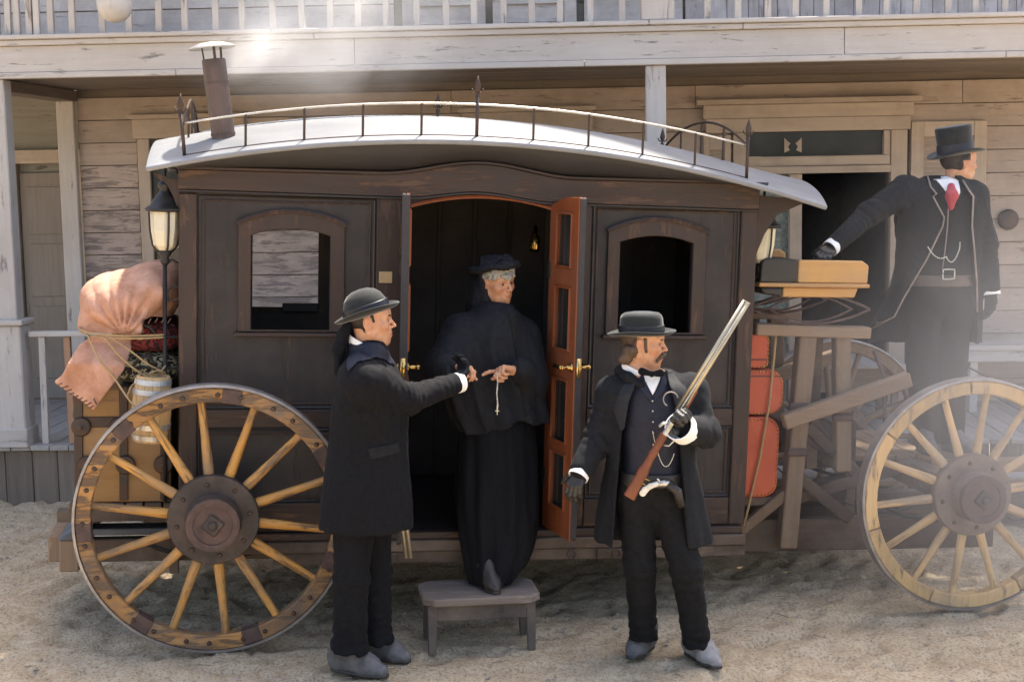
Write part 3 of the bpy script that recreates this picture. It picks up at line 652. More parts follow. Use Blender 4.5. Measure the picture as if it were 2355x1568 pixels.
# doors
def leaf(name, hx, dirx, ang, inner_dir):
    # built with the hinge on the z axis, leaf along +x, inner face towards +y
    d = empty('door', np.eye(3), (hx, YN, 0), coach); d.rotation_euler = (0, 0, ang)
    W_, T = 0.372, 0.04; pan = [(0.70, 1.0), (1.05, 1.39), (1.535, 1.87), (1.965, 2.25)]
    s = 1 if inner_dir > 0 else -1
    fr = holed('door_frame', 'mahogany', d, [(0, .56), (W_, .56), (W_, 2.33), (W_ * .5, 2.327), (0, 2.285)], [[(0.095, a), (W_ - 0.075, a), (W_ - 0.075, b), (0.095, b)] for a, b in pan], *(sorted((s * .002, s * .022))), bevel=.003)
    ou = holed('door_skin', 'coach_panel', d, [(0, .56), (W_, .56), (W_, 2.33), (W_ * .5, 2.327), (0, 2.285)], [[(0.095, a), (W_ - 0.075, a), (W_ - 0.075, b), (0.095, b)] for a, b in pan], *(sorted((-s * .018, s * .001))), bevel=.003)
    bx('edge_strip', 'coach_dark', d, W_ + .001, W_ + .006, -.017, .021 if s > 0 else .017, .57, 2.325)
    for a, b in pan:
        bx('pane', 'window_glass', d, 0.097, W_ - .077, -.004, .002, a + .002, b - .002, bevel=0)
        mb = MB(); x0, x1 = 0.10, W_ - .08
        for p, t in (((x0, a + .005), (x1, a + .005)), ((x1, a + .005), (x1, b - .005)), ((x1, b - .005), (x0, b - .005)), ((x0, b - .005), (x0, a + .005))):
            mb.tube([(p[0], s * .024, p[1]), (t[0], s * .024, t[1])], .0075, 6)
        mb.build('pane_moulding', 'mahogany', d)
    mb = MB(); z = 1.462; x = W_ - .035
    for q in (1, -1):
        A = Matrix.Translation((x, q * .022, z)) @ Matrix.Rotation(R(-90 * q), 4, 'X')
        mb.lathe([(0, 0), (.024, 0), (.022, .006), (.011, .01), (.010, .045), (.013, .05), (.013, .058), (0, .06)], 14, A)
        mb.tube([(x, q * .074, z), (x - .03, q * .078, z), (x - .075, q * .078, z + .004), (x - .085, q * .078, z + .002)], [.012, .011, .010, .013], 8)
    mb.box(W_ + .007, W_ + .009, -.012, .012, z - .05, z + .05)
    mb.build('handle', 'brass', d, smooth=True)
    for z in (0.8, 1.9): bx('hinge', 'iron', d, -.012, .03, -.026, .026, z, z + .08)
    return d
leaf('door', 1.752, 1, math.atan2(-0.378, 0.075), 1 * -1)
leaf('door', 0.964, 1, math.atan2(-0.378, -0.038), 1)
C('latch_plate', 'barrel_wood', 0.83, 0.90, yp - .006, yp - .001, 1.86, 1.92)
# roof railing
YR = 0.165
def zr(x): return redge(x) + .035
def railpt(x, h): return (x, YR, redge(x) + 0.02 + h)
def railtop(x): return 2.787 - 0.0725 * (x - 1.25) ** 2
xr = np.linspace(-0.15, 2.765, 30)
for y in (YR, 2 * YC - YR):
    MB().tube([(x, y, railtop(x)) for x in xr], 0.006, 8).build('rail_bar', 'steel', coach, smooth=True)
    MB().tube([(x, y, redge(x) + .026) for x in xr], 0.005, 6).build('rail_base', 'rust_iron', coach)
    for x in (0.147, 0.436, 0.729, 1.026, 1.606, 1.898, 2.19, 2.476):
        MB().tube([(x, y, redge(x) + .02), (x, y, railtop(x))], 0.0065, 8).build('rail_post', 'iron', coach)
    for x in (-0.15, 1.311, 2.765):
        h = railtop(x); mb = MB()
        mb.tube([(x, y, redge(x) + .02), (x - (0.018 if x < 0 else 0), y, h + .05)], 0.009, 8)
        x2 = x - (0.02 if x < 0 else 0)
        mb.lathe([(0, 0), (.010, .0), (.013, .012), (.006, .02), (.006, .03), (.015, .045), (.017, .06), (.010, .085), (.001, .115)], 8, Matrix.Translation((x2, y, h + .03)) @ Matrix.Diagonal((1, .5, 1, 1)))
        for q in (-1, 1): mb.tube([(x2, y, h + .065), (x2 + q * .014, y, h + .058), (x2 + q * .026, y, h + .068), (x2 + q * .03, y, h + .08)], [.005, .005, .004, .003], 6)
        mb.build('finial_post', 'iron', coach, smooth=True)
for x in (-0.15, 2.765):      # end rails arched across the roof
    ys = np.linspace(YR, 2 * YC - YR, 17); top = [railtop(x) + 0.15 * (1 - ((y - YC) / (YC - YR)) ** 2) for y in ys]
    MB().tube([(x, y, z) for y, z in zip(ys, top)], .0075, 8).build('end_rail', 'iron', coach, smooth=True)
    for k in (4, 8, 12): MB().tube([(x, ys[k], roofz(x, (ys[k] - YC) / YH)), (x, ys[k], top[k])], .0065, 6).build('rail_post', 'iron', coach)
# stove pipe with conical cap
chx, chy = 0.045, 0.42
ch = empty('stove_pipe', parent=coach, O=(chx, chy, 2.50)); ch.rotation_euler = (0, R(-7.5), 0)
MB().lathe([(0.052, 0), (0.060, .03), (0.060, 0.48), (0.058, .485), (0.055, .485), (0.055, .30), (0, .30)], 24).build('pipe', 'stove_pipe', ch, smooth=False)
for z in (.10, .36): MB().lathe([(0.0605, z), (0.063, z), (0.063, z + .012), (0.0605, z + .012)], 24).build('seam_band', 'stove_pipe', ch)
MB().lathe([(0.058, -.02), (.085, -.02), (.085, .012), (.062, .03)], 24).build('flashing', 'iron', ch)
for a in (40, 160, 280): MB().bar((.05 * math.cos(R(a)), .05 * math.sin(R(a)), .46), (.055 * math.cos(R(a)), .055 * math.sin(R(a)), .545), .014, .004).build('cap_strut', 'iron', ch)
MB().lathe([(0.0, .575), (.06, .568), (.115, .548), (.122, .540), (.115, .538), (.06, .552), (0, .556)], 28).build('cap', 'tin', ch, smooth=True)
# wheels
def wheel(loc, Rr, phase, wood, nsp=14):
    wh = MB()
    # nave with flange, all turned about y (local -y towards the street)
    A = Matrix.Rotation(R(90), 4, 'X')
    wh.lathe([(0, -.16), (.10, -.16), (.13, -.05), (.13, -.02), (.228, -.02), (.228, .035), (.222, .04), (.135, .04), (.14, .06), (.138, .08), (.126, .135), (.122, .15), (.10, .155), (.088, .13), (.085, .085), (0, .085)], 36, A)
    w = wh.build('wheel', 'hub_iron' if wood == 'wheel_wood' else 'hub_front', coach, loc=loc, bevel=.004); 
    w.data.polygons.foreach_set('use_smooth', [False] * len(w.data.polygons))
    MB().lathe([(.119, .128), (.131, .128), (.131, .158), (.119, .160), (.098, .158), (.098, .150)], 36, A).build('hub_band', 'rust_iron', w)
    mb = MB().box(-.042, .042, -.165, -.08, -.042, .042, Matrix.Rotation(R(38), 4, 'Y')); mb.lathe([(0, .165), (.024, .165), (.021, .185), (0, .187)], 12, A); mb.build('axle_nut', 'hub_iron', w, bevel=.006)
    bm_ = MB().lathe([(0, 0), (.013, 0), (.010, .008), (0, .010)], 8, A).mesh('bolt'); bm_.materials.append(MATS['iron'])
    for k in range(8):
        t = math.radians(k * 45 + 10); link('bolt', bm_, None, w, loc=(.182 * math.cos(t), -.04, .182 * math.sin(t)))
    ro, ri = Rr - .014, Rr - .088
    # spokes (shared mesh), tapered and slightly flattened
    sl = ri + .006 - .20
    sm = MB(); N = 8; ring = []
    for z, rx_, ry_ in ((0, .026, .022), (.05, .027, .022), (sl * .6, .021, .02), (sl * .93, .02, .019), (sl, .023, .021)):
        ring.append([(rx_ * math.cos(2 * math.pi * j / N), ry_ * math.sin(2 * math.pi * j / N), z) for j in range(N)])
    sm.raw([p for r_ in ring for p in r_], [(i * N + j, i * N + (j + 1) % N, (i + 1) * N + (j + 1) % N, (i + 1) * N + j) for i in range(4) for j in range(N)])
    sme = sm.mesh('spoke'); sme.materials.append(MATS[wood])
    for k in range(nsp):
        a = phase + k * 2 * math.pi / nsp            # angle measured from +x towards +z
        link('spoke', sme, None, w, smooth=True, loc=(.20 * math.cos(a), .01, .20 * math.sin(a)), rot=(0, math.pi / 2 - a, 0))
    # felloes: 7 sawn arcs, joined by iron clips
    nf = 7
    def arc(r0, r1, y0, y1, a0, a1, n):
        vs_ = []; 
        for i in range(n + 1):
            t = a0 + (a1 - a0) * i / n
            vs_ += [(r * math.cos(t), y, r * math.sin(t)) for r, y in ((r0, y0), (r1, y0), (r1, y1), (r0, y1))]
        fs = [(i * 4 + j, i * 4 + (j + 1) % 4, (i + 1) * 4 + (j + 1) % 4, (i + 1) * 4 + j) for i in range(n) for j in range(4)]
        return vs_, fs + [(3, 2, 1, 0), (n * 4, n * 4 + 1, n * 4 + 2, n * 4 + 3)]
    st = 2 * math.pi / nf; a0 = phase - R(14)
    for k in range(nf):
        fm = MB().raw(*arc(ri, ro, -.040, .036, a0 + k * st + .004, a0 + (k + 1) * st - .004, 10)); fm.build('felloe', 'felloe_wood' if wood == 'wheel_wood' else wood, w, bevel=.006)
        a = a0 + k * st
        if wood == 'wheel_wood': MB().raw(*arc(ri - .003, ro - .004, -.044, .04, a - .075, a + .075, 5)).build('felloe_clip', 'rust_iron', w, bevel=.003)
    mb = MB(); y0, y1 = -.046, .042; n = 72
    prof = [(ro + .001, y0), (Rr, y0 + .003), (Rr, y1 - .003), (ro + .001, y1)]
    vs_ = [(r * math.cos(2 * math.pi * i / n), y, r * math.sin(2 * math.pi * i / n)) for i in range(n) for r, y in prof]
    mb.raw(vs_, [(i * 4 + j, i * 4 + (j + 1) % 4, ((i + 1) % n) * 4 + (j + 1) % 4, ((i + 1) % n) * 4 + j) for i in range(n) for j in range(4)])
    mb.build('tyre', 'tyre', w)
    if wood == 'wheel_wood' and loc[1] < 1:
        for k in range(nsp):
            for q in (-.09, .09):
                t = phase + (k + .5) * 2 * math.pi / nsp + q; r_ = (ri + ro) / 2
                link('bolt', bm_, None, w, loc=(r_ * math.cos(t), -.0405, r_ * math.sin(t)))
    return w
fl_ = CM.T @ (gnd(2232, 1404) - CO); RF = 0.648
wheel((0, .03, .683), .683, R(96), 'wheel_wood'); wheel((0, 1.96, .683), .683, R(80), 'wheel_wood')
FX, FZ = float(fl_[0]) - .02, float(fl_[2]) + RF
wheel((FX, .03, FZ), RF, R(109), 'wheel_wood_front'); wheel((FX, 1.93, FZ), RF, R(100), 'timber')
C('rear_axle', 'timber_dark', -.06, .06, .20, 1.80, .60, .72, bevel=.01); C('front_axle', 'timber_dark', FX - .07, FX + .07, .20, 1.78, FZ - .09, FZ + .05, bevel=.01)
for x in (0.0, FX): 
    for y in (.36, 1.6):
        mb = MB()
        for s in (0, 1):
            mb.tube([(x + .38 * t, y, (.52 if x == 0 else FZ - .10) - .03 - .10 * (1 - t * t) * (1 if s else -.3)) for t in np.linspace(-1, 1, 11)], .012, 6)
        mb.build('leaf_spring', 'iron_dark', coach)
# rear luggage boot: platform, bearers, tarpaulin
for i in range(6): C('rack_slat', 'timber_dark', -.74 + i * .095, -.655 + i * .095, .34, 1.66, .662, .695, bevel=.004)
C('rack_bearer', 'timber_dark', -.80, X0, .34, .42, .60, .66); C('rack_bearer', 'timber_dark', -.80, X0, 1.5, 1.58, .60, .66)
mb = MB(); prof = [(-.80, .50), (-.74, .53), (-.66, .63), (-.58, .655), (-.20, .655), (-.20, .61), (-.56, .61), (-.62, .58), (-.70, .505), (-.74, .485), (-.80, .485)]
mb.prism([(x, z) for x, z in prof], .40, 1.60); mb.build('boot_tarpaulin', 'tarpaulin', coach, bevel=.008)
C('bumper_beam', 'timber', -.80, -.70, .42, 1.55, .315, .487, bevel=.008); C('bumper_block', 'timber', -.875, -.802, .55, 1.3, .335, .478, bevel=.008)
C('boot_beam', 'timber_dark', -.698, .30, .44, .52, .36, .48, bevel=.006); C('boot_beam', 'tarpaulin', -.66, -.02, .43, .56, .505, .54, bevel=.004)
C('boot_post', 'timber_dark', -.24, -.19, .40, .46, .30, .60)
# lanterns and iron stand at the back corner; the same lamp at the front corner
def lantern(loc):
    l = empty('carriage_lamp', parent=coach, O=loc); l.scale = (1.13, 1.13, 1.06)
    MB().lathe([(.030, -.005), (.05, .02), (.062, .09), (.066, .165), (.066, .18), (0, .18)], 8).build('lamp_glass', 'lamp_glass', l)
    mb = MB()
    for k in range(4):
        a = k * math.pi / 2 + .3
        mb.tube([(.034 * math.cos(a), .034 * math.sin(a), -.01), (.056 * math.cos(a), .056 * math.sin(a), .02), (.068 * math.cos(a), .068 * math.sin(a), .09), (.072 * math.cos(a), .072 * math.sin(a), .18)], .005, 6)
    mb.build('lamp_cage', 'iron_dark', l)
    MB().lathe([(0, .182), (.085, .182), (.09, .192), (.082, .20), (.066, .21), (.055, .235), (.036, .262), (.026, .272), (.022, .285), (.032, .30), (.03, .318), (.014, .33), (.006, .35), (.006, .40), (0, .40)], 20).build('lamp_cap', 'iron_dark', l, smooth=True)
    MB().lathe([(0, -.075), (.012, -.075), (.024, -.055), (.016, -.04), (.03, -.02), (.034, -.006), (0, -.006)], 16).build('lamp_foot', 'iron_dark', l, smooth=True)
    return l
lantern((-.255, .33, 2.012)); lantern((2.955, .40, 1.99))
mb = MB(); mb.tube([(-.256, .33, 1.94), (-.256, .33, .70)], .011, 8)
for z0, s in ((1.78, 1), (1.25, 1)):
    mb.tube([(-.256 + .012 + .05 * (1 - math.cos(t)) * (1 - .1 * t), .33, z0 + .055 * math.sin(t) * (1 - .1 * t)) for t in np.linspace(-.6, 5.2, 18)], .006, 6)
mb.tube([(-.256, .33, 1.93), (-.22, .33, 1.96), (-.185, .33, 1.94), (-.18, .33, 1.92)], .008, 6)
mb.tube([(-.255, .33, 2.40), (-.245, .33, 2.43), (-.20, .33, 2.42), (-.18, .33, 2.38)], .007, 6)
mb.build('iron_stand', 'iron_dark', coach, smooth=True)
MB().ball((-.232, .36, 2.265), .026).build('lamp_knob', 'iron_dark', coach, smooth=True)
# roof bracket boards at both ends
for x0, s in ((X1 + .001, 1), (X0 - .001, -1)):
    pts = [(0, 2.36), (.30 if s > 0 else .13, 2.345 if s > 0 else 2.40), (.27 if s > 0 else .12, 2.325 if s > 0 else 2.385), (.12 if s > 0 else .06, 2.26 if s > 0 else 2.34), (.05 if s > 0 else .03, 2.15 if s > 0 else 2.28), (0, 2.02 if s > 0 else 2.2)]
    MB().prism([(x0 + s * a, z) for a, z in pts], YN, YN + .04).build('eave_bracket', 'coach_frame', coach)
# driver's seat on springs
st_ = empty('driver_seat', parent=coach, O=(0, 0, 0))
def rprism(pts, y0, y1, name, m, par, bevel=.012, seg=3): return MB().prism(pts, y0, y1).build(name, m, par, bevel=bevel, seg=seg)
rprism([(3.145, 1.885), (3.555, 1.885), (3.56, 1.985), (3.52, 2.012), (3.145, 2.012)], .33, .365, 'arm_panel', 'seat_wood', st_)
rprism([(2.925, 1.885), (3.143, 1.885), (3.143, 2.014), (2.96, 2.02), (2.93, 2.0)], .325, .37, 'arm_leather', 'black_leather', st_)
bx('seat_board', 'seat_wood', st_, 2.92, 3.565, .32, 1.66, 1.862, 1.884, bevel=.005)
rprism([(3.07, 1.805), (3.49, 1.805), (3.51, 1.86), (3.07, 1.86)], .35, 1.62, 'seat_box', 'seat_wood', st_, .006, 1)
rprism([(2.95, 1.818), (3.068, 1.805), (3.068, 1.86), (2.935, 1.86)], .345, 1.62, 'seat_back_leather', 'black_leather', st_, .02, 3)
bx('seat_cushion', 'black_leather', st_, 2.98, 3.52, .40, 1.58, 1.906, 1.965, bevel=.02)
rprism([(2.925, 1.905), (2.965, 1.905), (2.965, 2.06), (2.925, 2.05)], .372, 1.62, 'seat_back', 'black_leather', st_)
rprism([(3.145, 1.885), (3.555, 1.885), (3.56, 1.985), (3.52, 2.012), (3.145, 2.012)], 1.615, 1.65, 'arm_panel', 'seat_wood', st_)
for y, q in ((.42, 0), (1.05, .0), (1.55, 0)):
    mb = MB()
    for s in (1, -1):
        mb.tube([(3.26 + .355 * t, y, 1.735 + s * .085 * (1 - t * t)) for t in np.linspace(-1, 1, 17)], .008, 6)
        mb.tube([(3.26 + .25 * t, y, 1.735 + s * (.072 - .075 * t * t)) for t in np.linspace(-1, 1, 13)], .006, 6)
    mb.build('elliptic_spring', 'rust_iron', coach, smooth=True)
# front timber frame
def beam(name, a, b, w, h, m='timber', upv=(0, 1, 0)): 
    mid = (np.array(a) + np.array(b)) / 2
    return MB().bar(np.array(a) - mid, np.array(b) - mid, w, h, upv).build(name, m, coach, loc=mid, bevel=.007)
for y in (.46, 1.52):
    beam('frame_bar', (2.95, y, 1.615), (3.63, y, 1.60), .065, .10, 'timber_x')
    beam('frame_post', (3.265, y + .01, 1.578), (3.205, y + .01, .36), .10, .09); beam('frame_post', (3.475, y + .012, 1.578), (3.52, y + .012, .80), .09, .08)
    beam('frame_post', (3.36, y + .10, 1.57), (3.36, y + .10, .80), .07, .06, 'timber_dark')
    beam('diagonal_brace', (3.12, y - .075, 1.10), (3.86, y - .075, 1.345), .085, .07, 'timber_x')
    beam('diagonal_brace', (3.30, y + .04, 1.06), (3.62, y + .05, .78), .07, .06, 'timber_dark')
    beam('diagonal_brace', (2.88, y + .02, .42), (3.20, y + .02, .68), .06, .06)
beam('cross_bar', (3.30, .5, 1.0), (3.30, 1.5, 1.0), .07, .07, 'timber_dark', (0, 0, 1)); beam('cross_bar', (3.50, .5, .85), (3.50, 1.5, .85), .08, .08, 'timber_dark', (0, 0, 1))
beam('fore_beam', (2.95, .62, .40), (4.55, .62, .40), .19, .09, 'timber_dark'); beam('fore_beam', (2.95, 1.4, .40), (4.55, 1.4, .40), .15, .09, 'timber_dark')
for i in range(5): C('foot_board', 'timber_x', 3.58 + i * .135, 3.705 + i * .135, .75, 1.62, .80, .832, bevel=.004)
beam('footboard_bearer', (3.5, .95, .76), (4.3, .95, .76), .07, .07, 'timber_dark'); beam('footboard_bearer', (3.5, 1.45, .76), (4.3, 1.45, .76), .07, .07, 'timber_dark')

beam('bolster', (FX - .02, .45, .74), (FX - .02, 1.6, .74), .12, .1, 'timber_dark', (0, 0, 1))
beam('tongue', (FX, 1.0, .70), (FX + 1.6, 1.0, .74), .09, .08, 'timber_x', (0, 0, 1))
MB().lathe([(0, 0), (.16, 0), (.16, .03), (.14, .03), (.14, .012), (0, .012)], 28, Matrix.Translation((3.62, 1.1, .86)) @ Matrix.Rotation(R(70), 4, 'X')).build('brake_drum', 'iron', coach)
MB().tube([(3.36, .55, 1.14), (3.40, .6, 1.05), (3.55, .75, .93), (3.62, .9, .88)], .014, 8).build('brake_rod', 'iron', coach)

for y, x in ((.62, 3.04), (.80, 3.12), (1.2, 3.30), (.66, 3.64)): beam('frame_post', (x, y, 1.56 if x < 3.5 else 1.05), (x + .02, y, .42), .06, .05, 'timber_dark')
for a, b_ in (((3.20, .58, .60), (4.05, .72, .78)), ((3.20, .86, .56), (4.05, .86, .74)), ((3.25, .52, .78), (3.62, .56, .50))): beam('hound', a, b_, .07, .06, 'timber_dark')
MB().tube([(3.66, .40, .48), (3.70, .40, .80), (3.74, .41, 1.10), (3.72, .42, 1.36), (3.66, .43, 1.50)], [.016, .015, .013, .012, .014], 8).build('brake_lever', 'rust_iron', coach, smooth=True)
for k, (a, b_, sg) in enumerate((((3.24, .44, 1.02), (3.52, .46, .92), .05), ((3.50, .46, 1.30), (3.84, .52, 1.18), .06), ((3.02, .50, .95), (3.28, .46, .74), .04), ((3.55, .5, .62), (4.0, .5, .58), .05))):
    MB().tube([(a[0] + (b_[0] - a[0]) * t, a[1] + (b_[1] - a[1]) * t, a[2] + (b_[2] - a[2]) * t - sg * 4 * t * (1 - t)) for t in np.linspace(0, 1, 14)], .006, 6).build('harness_strap', 'black_leather', coach, smooth=True)
for z, x in ((1.18, 3.22), (1.12, 3.49), (.92, 3.22)): C('iron_strap', 'rust_iron', x - .055, x + .06, .405, .44, z - .022, z + .022, bevel=.01)

# ------------------------------------------------------------------ luggage
def thing(name, lab, cat, O, group=None, M=CM):
    t = empty(name, M, O); tag(t, lab, cat, group); return t
tk = thing('travel_trunk', 'wooden travelling trunk with iron straps and rosettes on the rear rack', 'trunk', cw((-.465, .78, .697)))
bx('trunk_body', 'trunk_wood', tk, -.235, .235, -.42, .42, 0.0, .42, bevel=.006); bx('trunk_lid', 'trunk_wood', tk, -.237, .237, -.422, .422, .424, .60, bevel=.012)
for x in (-.225, .0, .205):
    bx('iron_strap', 'iron', tk, x - .022, x + .022, -.432, .432, .012, .418, bevel=.003); bx('iron_strap', 'iron', tk, x - .022, x + .022, -.434, .434, .428, .606, bevel=.003)
bx('iron_band', 'iron', tk, -.241, .241, -.43, -.423, .395, .45, bevel=.003)
for x in (-.19, 0.0, .19):
    for z in (.20, .40): MB().lathe([(0, 0), (.046, 0), (.05, .006), (.042, .012), (.034, .008), (.026, .014), (.018, .01), (.01, .02), (0, .022)], 20, Matrix.Translation((x + (.01 if z < .3 else -.02), -.434, z)) @ Matrix.Rotation(R(90), 4, 'X')).build('rosette', 'iron', tk, smooth=True)
for z in (.46, .54): MB().lathe([(0, 0), (.028, 0), (.022, .012), (0, .016)], 12, Matrix.Translation((-.24, -.40, z)) @ Matrix.Rotation(R(-90), 4, 'Y')).build('corner_knob', 'iron', tk, smooth=True)
def cushion(name, mat, lab, cat, c, sx, sy, sz, grp=None):
    t = MB(); n, mm = 20, 14; vs_ = []
    for i in range(mm + 1):
        ph = -math.pi / 2 + math.pi * i / mm
        for j in range(n):
            th = 2 * math.pi * j / n
            f = lambda v, p: math.copysign(abs(v) ** p, v)
            vs_.append((sx * f(math.cos(ph), .45) * f(math.cos(th), .5), sy * f(math.cos(ph), .45) * f(math.sin(th), .5), sz * f(math.sin(ph), .7) * (1 + .05 * math.sin(3 * th))))
    o = t.raw(vs_, [(i * n + j, i * n + (j + 1) % n, (i + 1) * n + (j + 1) % n, (i + 1) * n + j) for i in range(mm) for j in range(n)]).mesh(name)
    e = thing(name, lab, cat, cw(c), grp); link('bag_body', o, mat, e, smooth=True)
    MB().tube([(sx * .97 * math.cos(a), sy * .99 * math.sin(a) , sz * .1) if False else (-sx * .9 + 2 * sx * .9 * k / 8, -sy * 1.005, sz * (.12 + .02 * math.sin(k * 2))) for k, a in enumerate(np.linspace(0, 6.2, 9))], .006, 6).build('seam_cord', 'black_leather', e)
    MB().tube([(-.06 + .12 * k / 8, -sy * 1.0 - .01, sz * .25 + .05 * math.sin(math.pi * k / 8)) for k in range(9)], .008, 6).build('handle', 'black_leather', e, smooth=True)
    return e
cushion('carpet_bag', 'carpet_black', 'black and cream floral carpet bag lying on the wooden trunk', 'bag', (-.36, .72, 1.385), .185, .33, .085)
cushion('carpet_bag', 'carpet_red', 'dark red patterned carpet bag under the tied leather hide', 'bag', (-.36, .74, 1.545), .185, .34, .082)
# small barrel hung at the rear corner
br = thing('small_barrel', 'small pale wooden barrel with white metal hoops hung beside the trunk', 'barrel', cw((-.325, .22, 1.045))); br.rotation_euler = (br.matrix_local @ Matrix.Rotation(R(5), 4, 'Y')).to_euler()
bh = .335
def brad(z): return .098 - .016 * ((z / bh) * 2 - 1) ** 2
for k in range(14):
    a0, a1 = 2 * math.pi * k / 14 + .008, 2 * math.pi * (k + 1) / 14 - .008; mb = MB(); vs_ = []
    zz = np.linspace(0, bh, 8)
    for z in zz:
        r_ = brad(z); vs_ += [(r * math.cos(a), r * math.sin(a), z) for r, a in ((r_, a0), (r_ * 1.003, (a0 + a1) / 2), (r_, a1), (r_ - .012, a1), (r_ - .012, a0))]
    fs = [(i * 5 + j, i * 5 + (j + 1) % 5, (i + 1) * 5 + (j + 1) % 5, (i + 1) * 5 + j) for i in range(7) for j in range(5)] + [(4, 3, 2, 1, 0), (35, 36, 37, 38, 39)]
    mb.raw(vs_, fs).build('stave', 'barrel_wood', br)
for z in (.012, .068, .245, .295): MB().lathe([(brad(z) + .001, z), (brad(z) + .005, z), (brad(z + .026) + .005, z + .026), (brad(z + .026) + .001, z + .026)], 32).build('hoop', 'tin', br, smooth=False)
MB().lathe([(0, bh - .02), (.083, bh - .02), (.083, bh - .01), (0, bh - .01)], 20).build('barrel_head', 'barrel_wood', br)
# red studded trunks behind the driver
def redtrunk(lab, x1, z0, z1, ytop, rr, seam):
    t = thing('leather_chest', lab, 'trunk', cw((3.0, .75, z0)), 'red leather trunks stacked behind the driver seat')
    h = z1 - z0; w0, w1 = -.10, x1 - 3.0
    pts = [(w0, 0)]
    for (cx_, cz_, a0) in ((w1 - rr, rr * .8, -90), (w1 - rr, h - rr, 0)):
        for k in range(7):
            a = R(a0 + 15 * k); pts.append((cx_ + rr * math.cos(a), cz_ + (rr if a0 == 0 else rr * .8) * math.sin(a)))
    pts.append((w0, h))
    MB().prism(pts, -.30, .35).build('trunk_shell', 'red_leather', t, bevel=.012, seg=3)
    mb = MB()
    edge = [p for p in pts]; q = []
    for (a, b) in zip(edge, edge[1:] + edge[:1]):
        d = math.dist(a, b); k = max(1, int(d / .021))
        for i in range(k): q.append((a[0] + (b[0] - a[0]) * i / k, a[1] + (b[1] - a[1]) * i / k))
    cx_, cz_ = (w0 + w1) / 2, h / 2
    for x, z in q: mb.ball((cx_ + (x - cx_) * .90, -.302, cz_ + (z - cz_) * .93), .0055, 5)
    tag(mb.build('brass_studs', 'brass', t), kind='stuff')
    if seam: bx('lid_seam', 'black_leather', t, w0, w1 - .012, -.304, -.3005, h * seam - .003, h * seam + .003, bevel=0)
    return t
redtrunk('small red leather trunk with brass studs, topmost of the stack behind the coach', 3.042, 1.395, 1.588, 0, .04, .25)
redtrunk('red leather trunk with brass studs in the middle of the stack behind the coach', 3.138, 1.130, 1.385, 0, .085, .86)
redtrunk('large red leather trunk with brass studs at the bottom of the stack behind the coach', 3.128, .655, 1.118, 0, .09, 0)
rp = thing('rope', 'thin rope slung over the red studded trunks', 'rope', cw((2.95, .44, .60)))
MB().tube([(.125, 0.0, 1.0), (.115, -.008, .85), (.10, -.012, .6), (.06, -.012, .3), (-.005, -.005, -.05), (-.03, 0, -.14)], .007, 8).build('strand', 'rope', rp, smooth=True)
C('trunk_shelf', 'timber_dark', 2.875, 3.16, .48, 1.35, .60, .652)

# step stool
sa, sb = gnd(1000, 1499), gnd(1215, 1488)
ay = math.atan2(sb[1] - sa[1], sb[0] - sa[0])
stool = empty('step_stool', frame(ay, 0), (sa + sb) / 2 + frame(ay, 0) @ np.array([0, .13, -.01]))
tag(stool, 'low worn wooden step stool below the coach door', 'stool')
w2, d2, c_ = .30, .175, .055
mb = MB(); pl = [(-w2 + c_, -d2), (w2 - c_, -d2), (w2, -d2 + c_), (w2, d2 - c_), (w2 - c_, d2), (-w2 + c_, d2), (-w2, d2 - c_), (-w2, -d2 + c_)]
mb.raw([(x, y, z) for z in (-.02, .02) for x, y in pl], [tuple(range(8))[::-1], tuple(range(8, 16))] + [(i, (i + 1) % 8, 8 + (i + 1) % 8, 8 + i) for i in range(8)])
mb.build('stool_top', 'stool_top', stool, loc=(0, 0, .275), bevel=.006)
for y in (-.135, .115): bx('apron', 'stool_leg', stool, -.245, .245, y, y + .02, .17, .254, bevel=.004)
for x in (-.25, .25):
    for y in (-.13, .10):
        MB().bar((x, y + .015, .254), (x * 1.02, y - .005 if y < 0 else y + .03, 0.0), .05, .042, (0, 1, 0), .038, .034).build('leg', 'stool_leg', stool, bevel=.004)
    bx('end_panel', 'stool_leg', stool, x - .012, x + .012, -.10, .10, .17, .254)

# ------------------------------------------------------------------ people: signed distance modelling -> one smooth mesh per piece
def smin(a, b, k):
    if k <= 0: return np.minimum(a, b)
    h = np.maximum(k - np.abs(a - b), 0) / k
    return np.minimum(a, b) - h * h * k * 0.25
def smax(a, b, k): return -smin(-a, -b, k)
V3 = lambda p: np.array(p, float)
def sd_cap(P_, a, b, ra, rb):
    a = V3(a); ba = V3(b) - a
    pa = [P_[i] - a[i] for i in range(3)]
    t = np.clip((pa[0] * ba[0] + pa[1] * ba[1] + pa[2] * ba[2]) / max(ba @ ba, 1e-9), 0, 1)
    return np.sqrt((pa[0] - t * ba[0]) ** 2 + (pa[1] - t * ba[1]) ** 2 + (pa[2] - t * ba[2]) ** 2) - (ra + t * (rb - ra))
def sd_ell(P_, c, r):
    q = [(P_[i] - c[i]) for i in range(3)]
    k0 = np.sqrt(sum((q[i] / r[i]) ** 2 for i in range(3))); k1 = np.sqrt(sum((q[i] / r[i] ** 2) ** 2 for i in range(3)))
    return k0 * (k0 - 1) / np.maximum(k1, 1e-6)
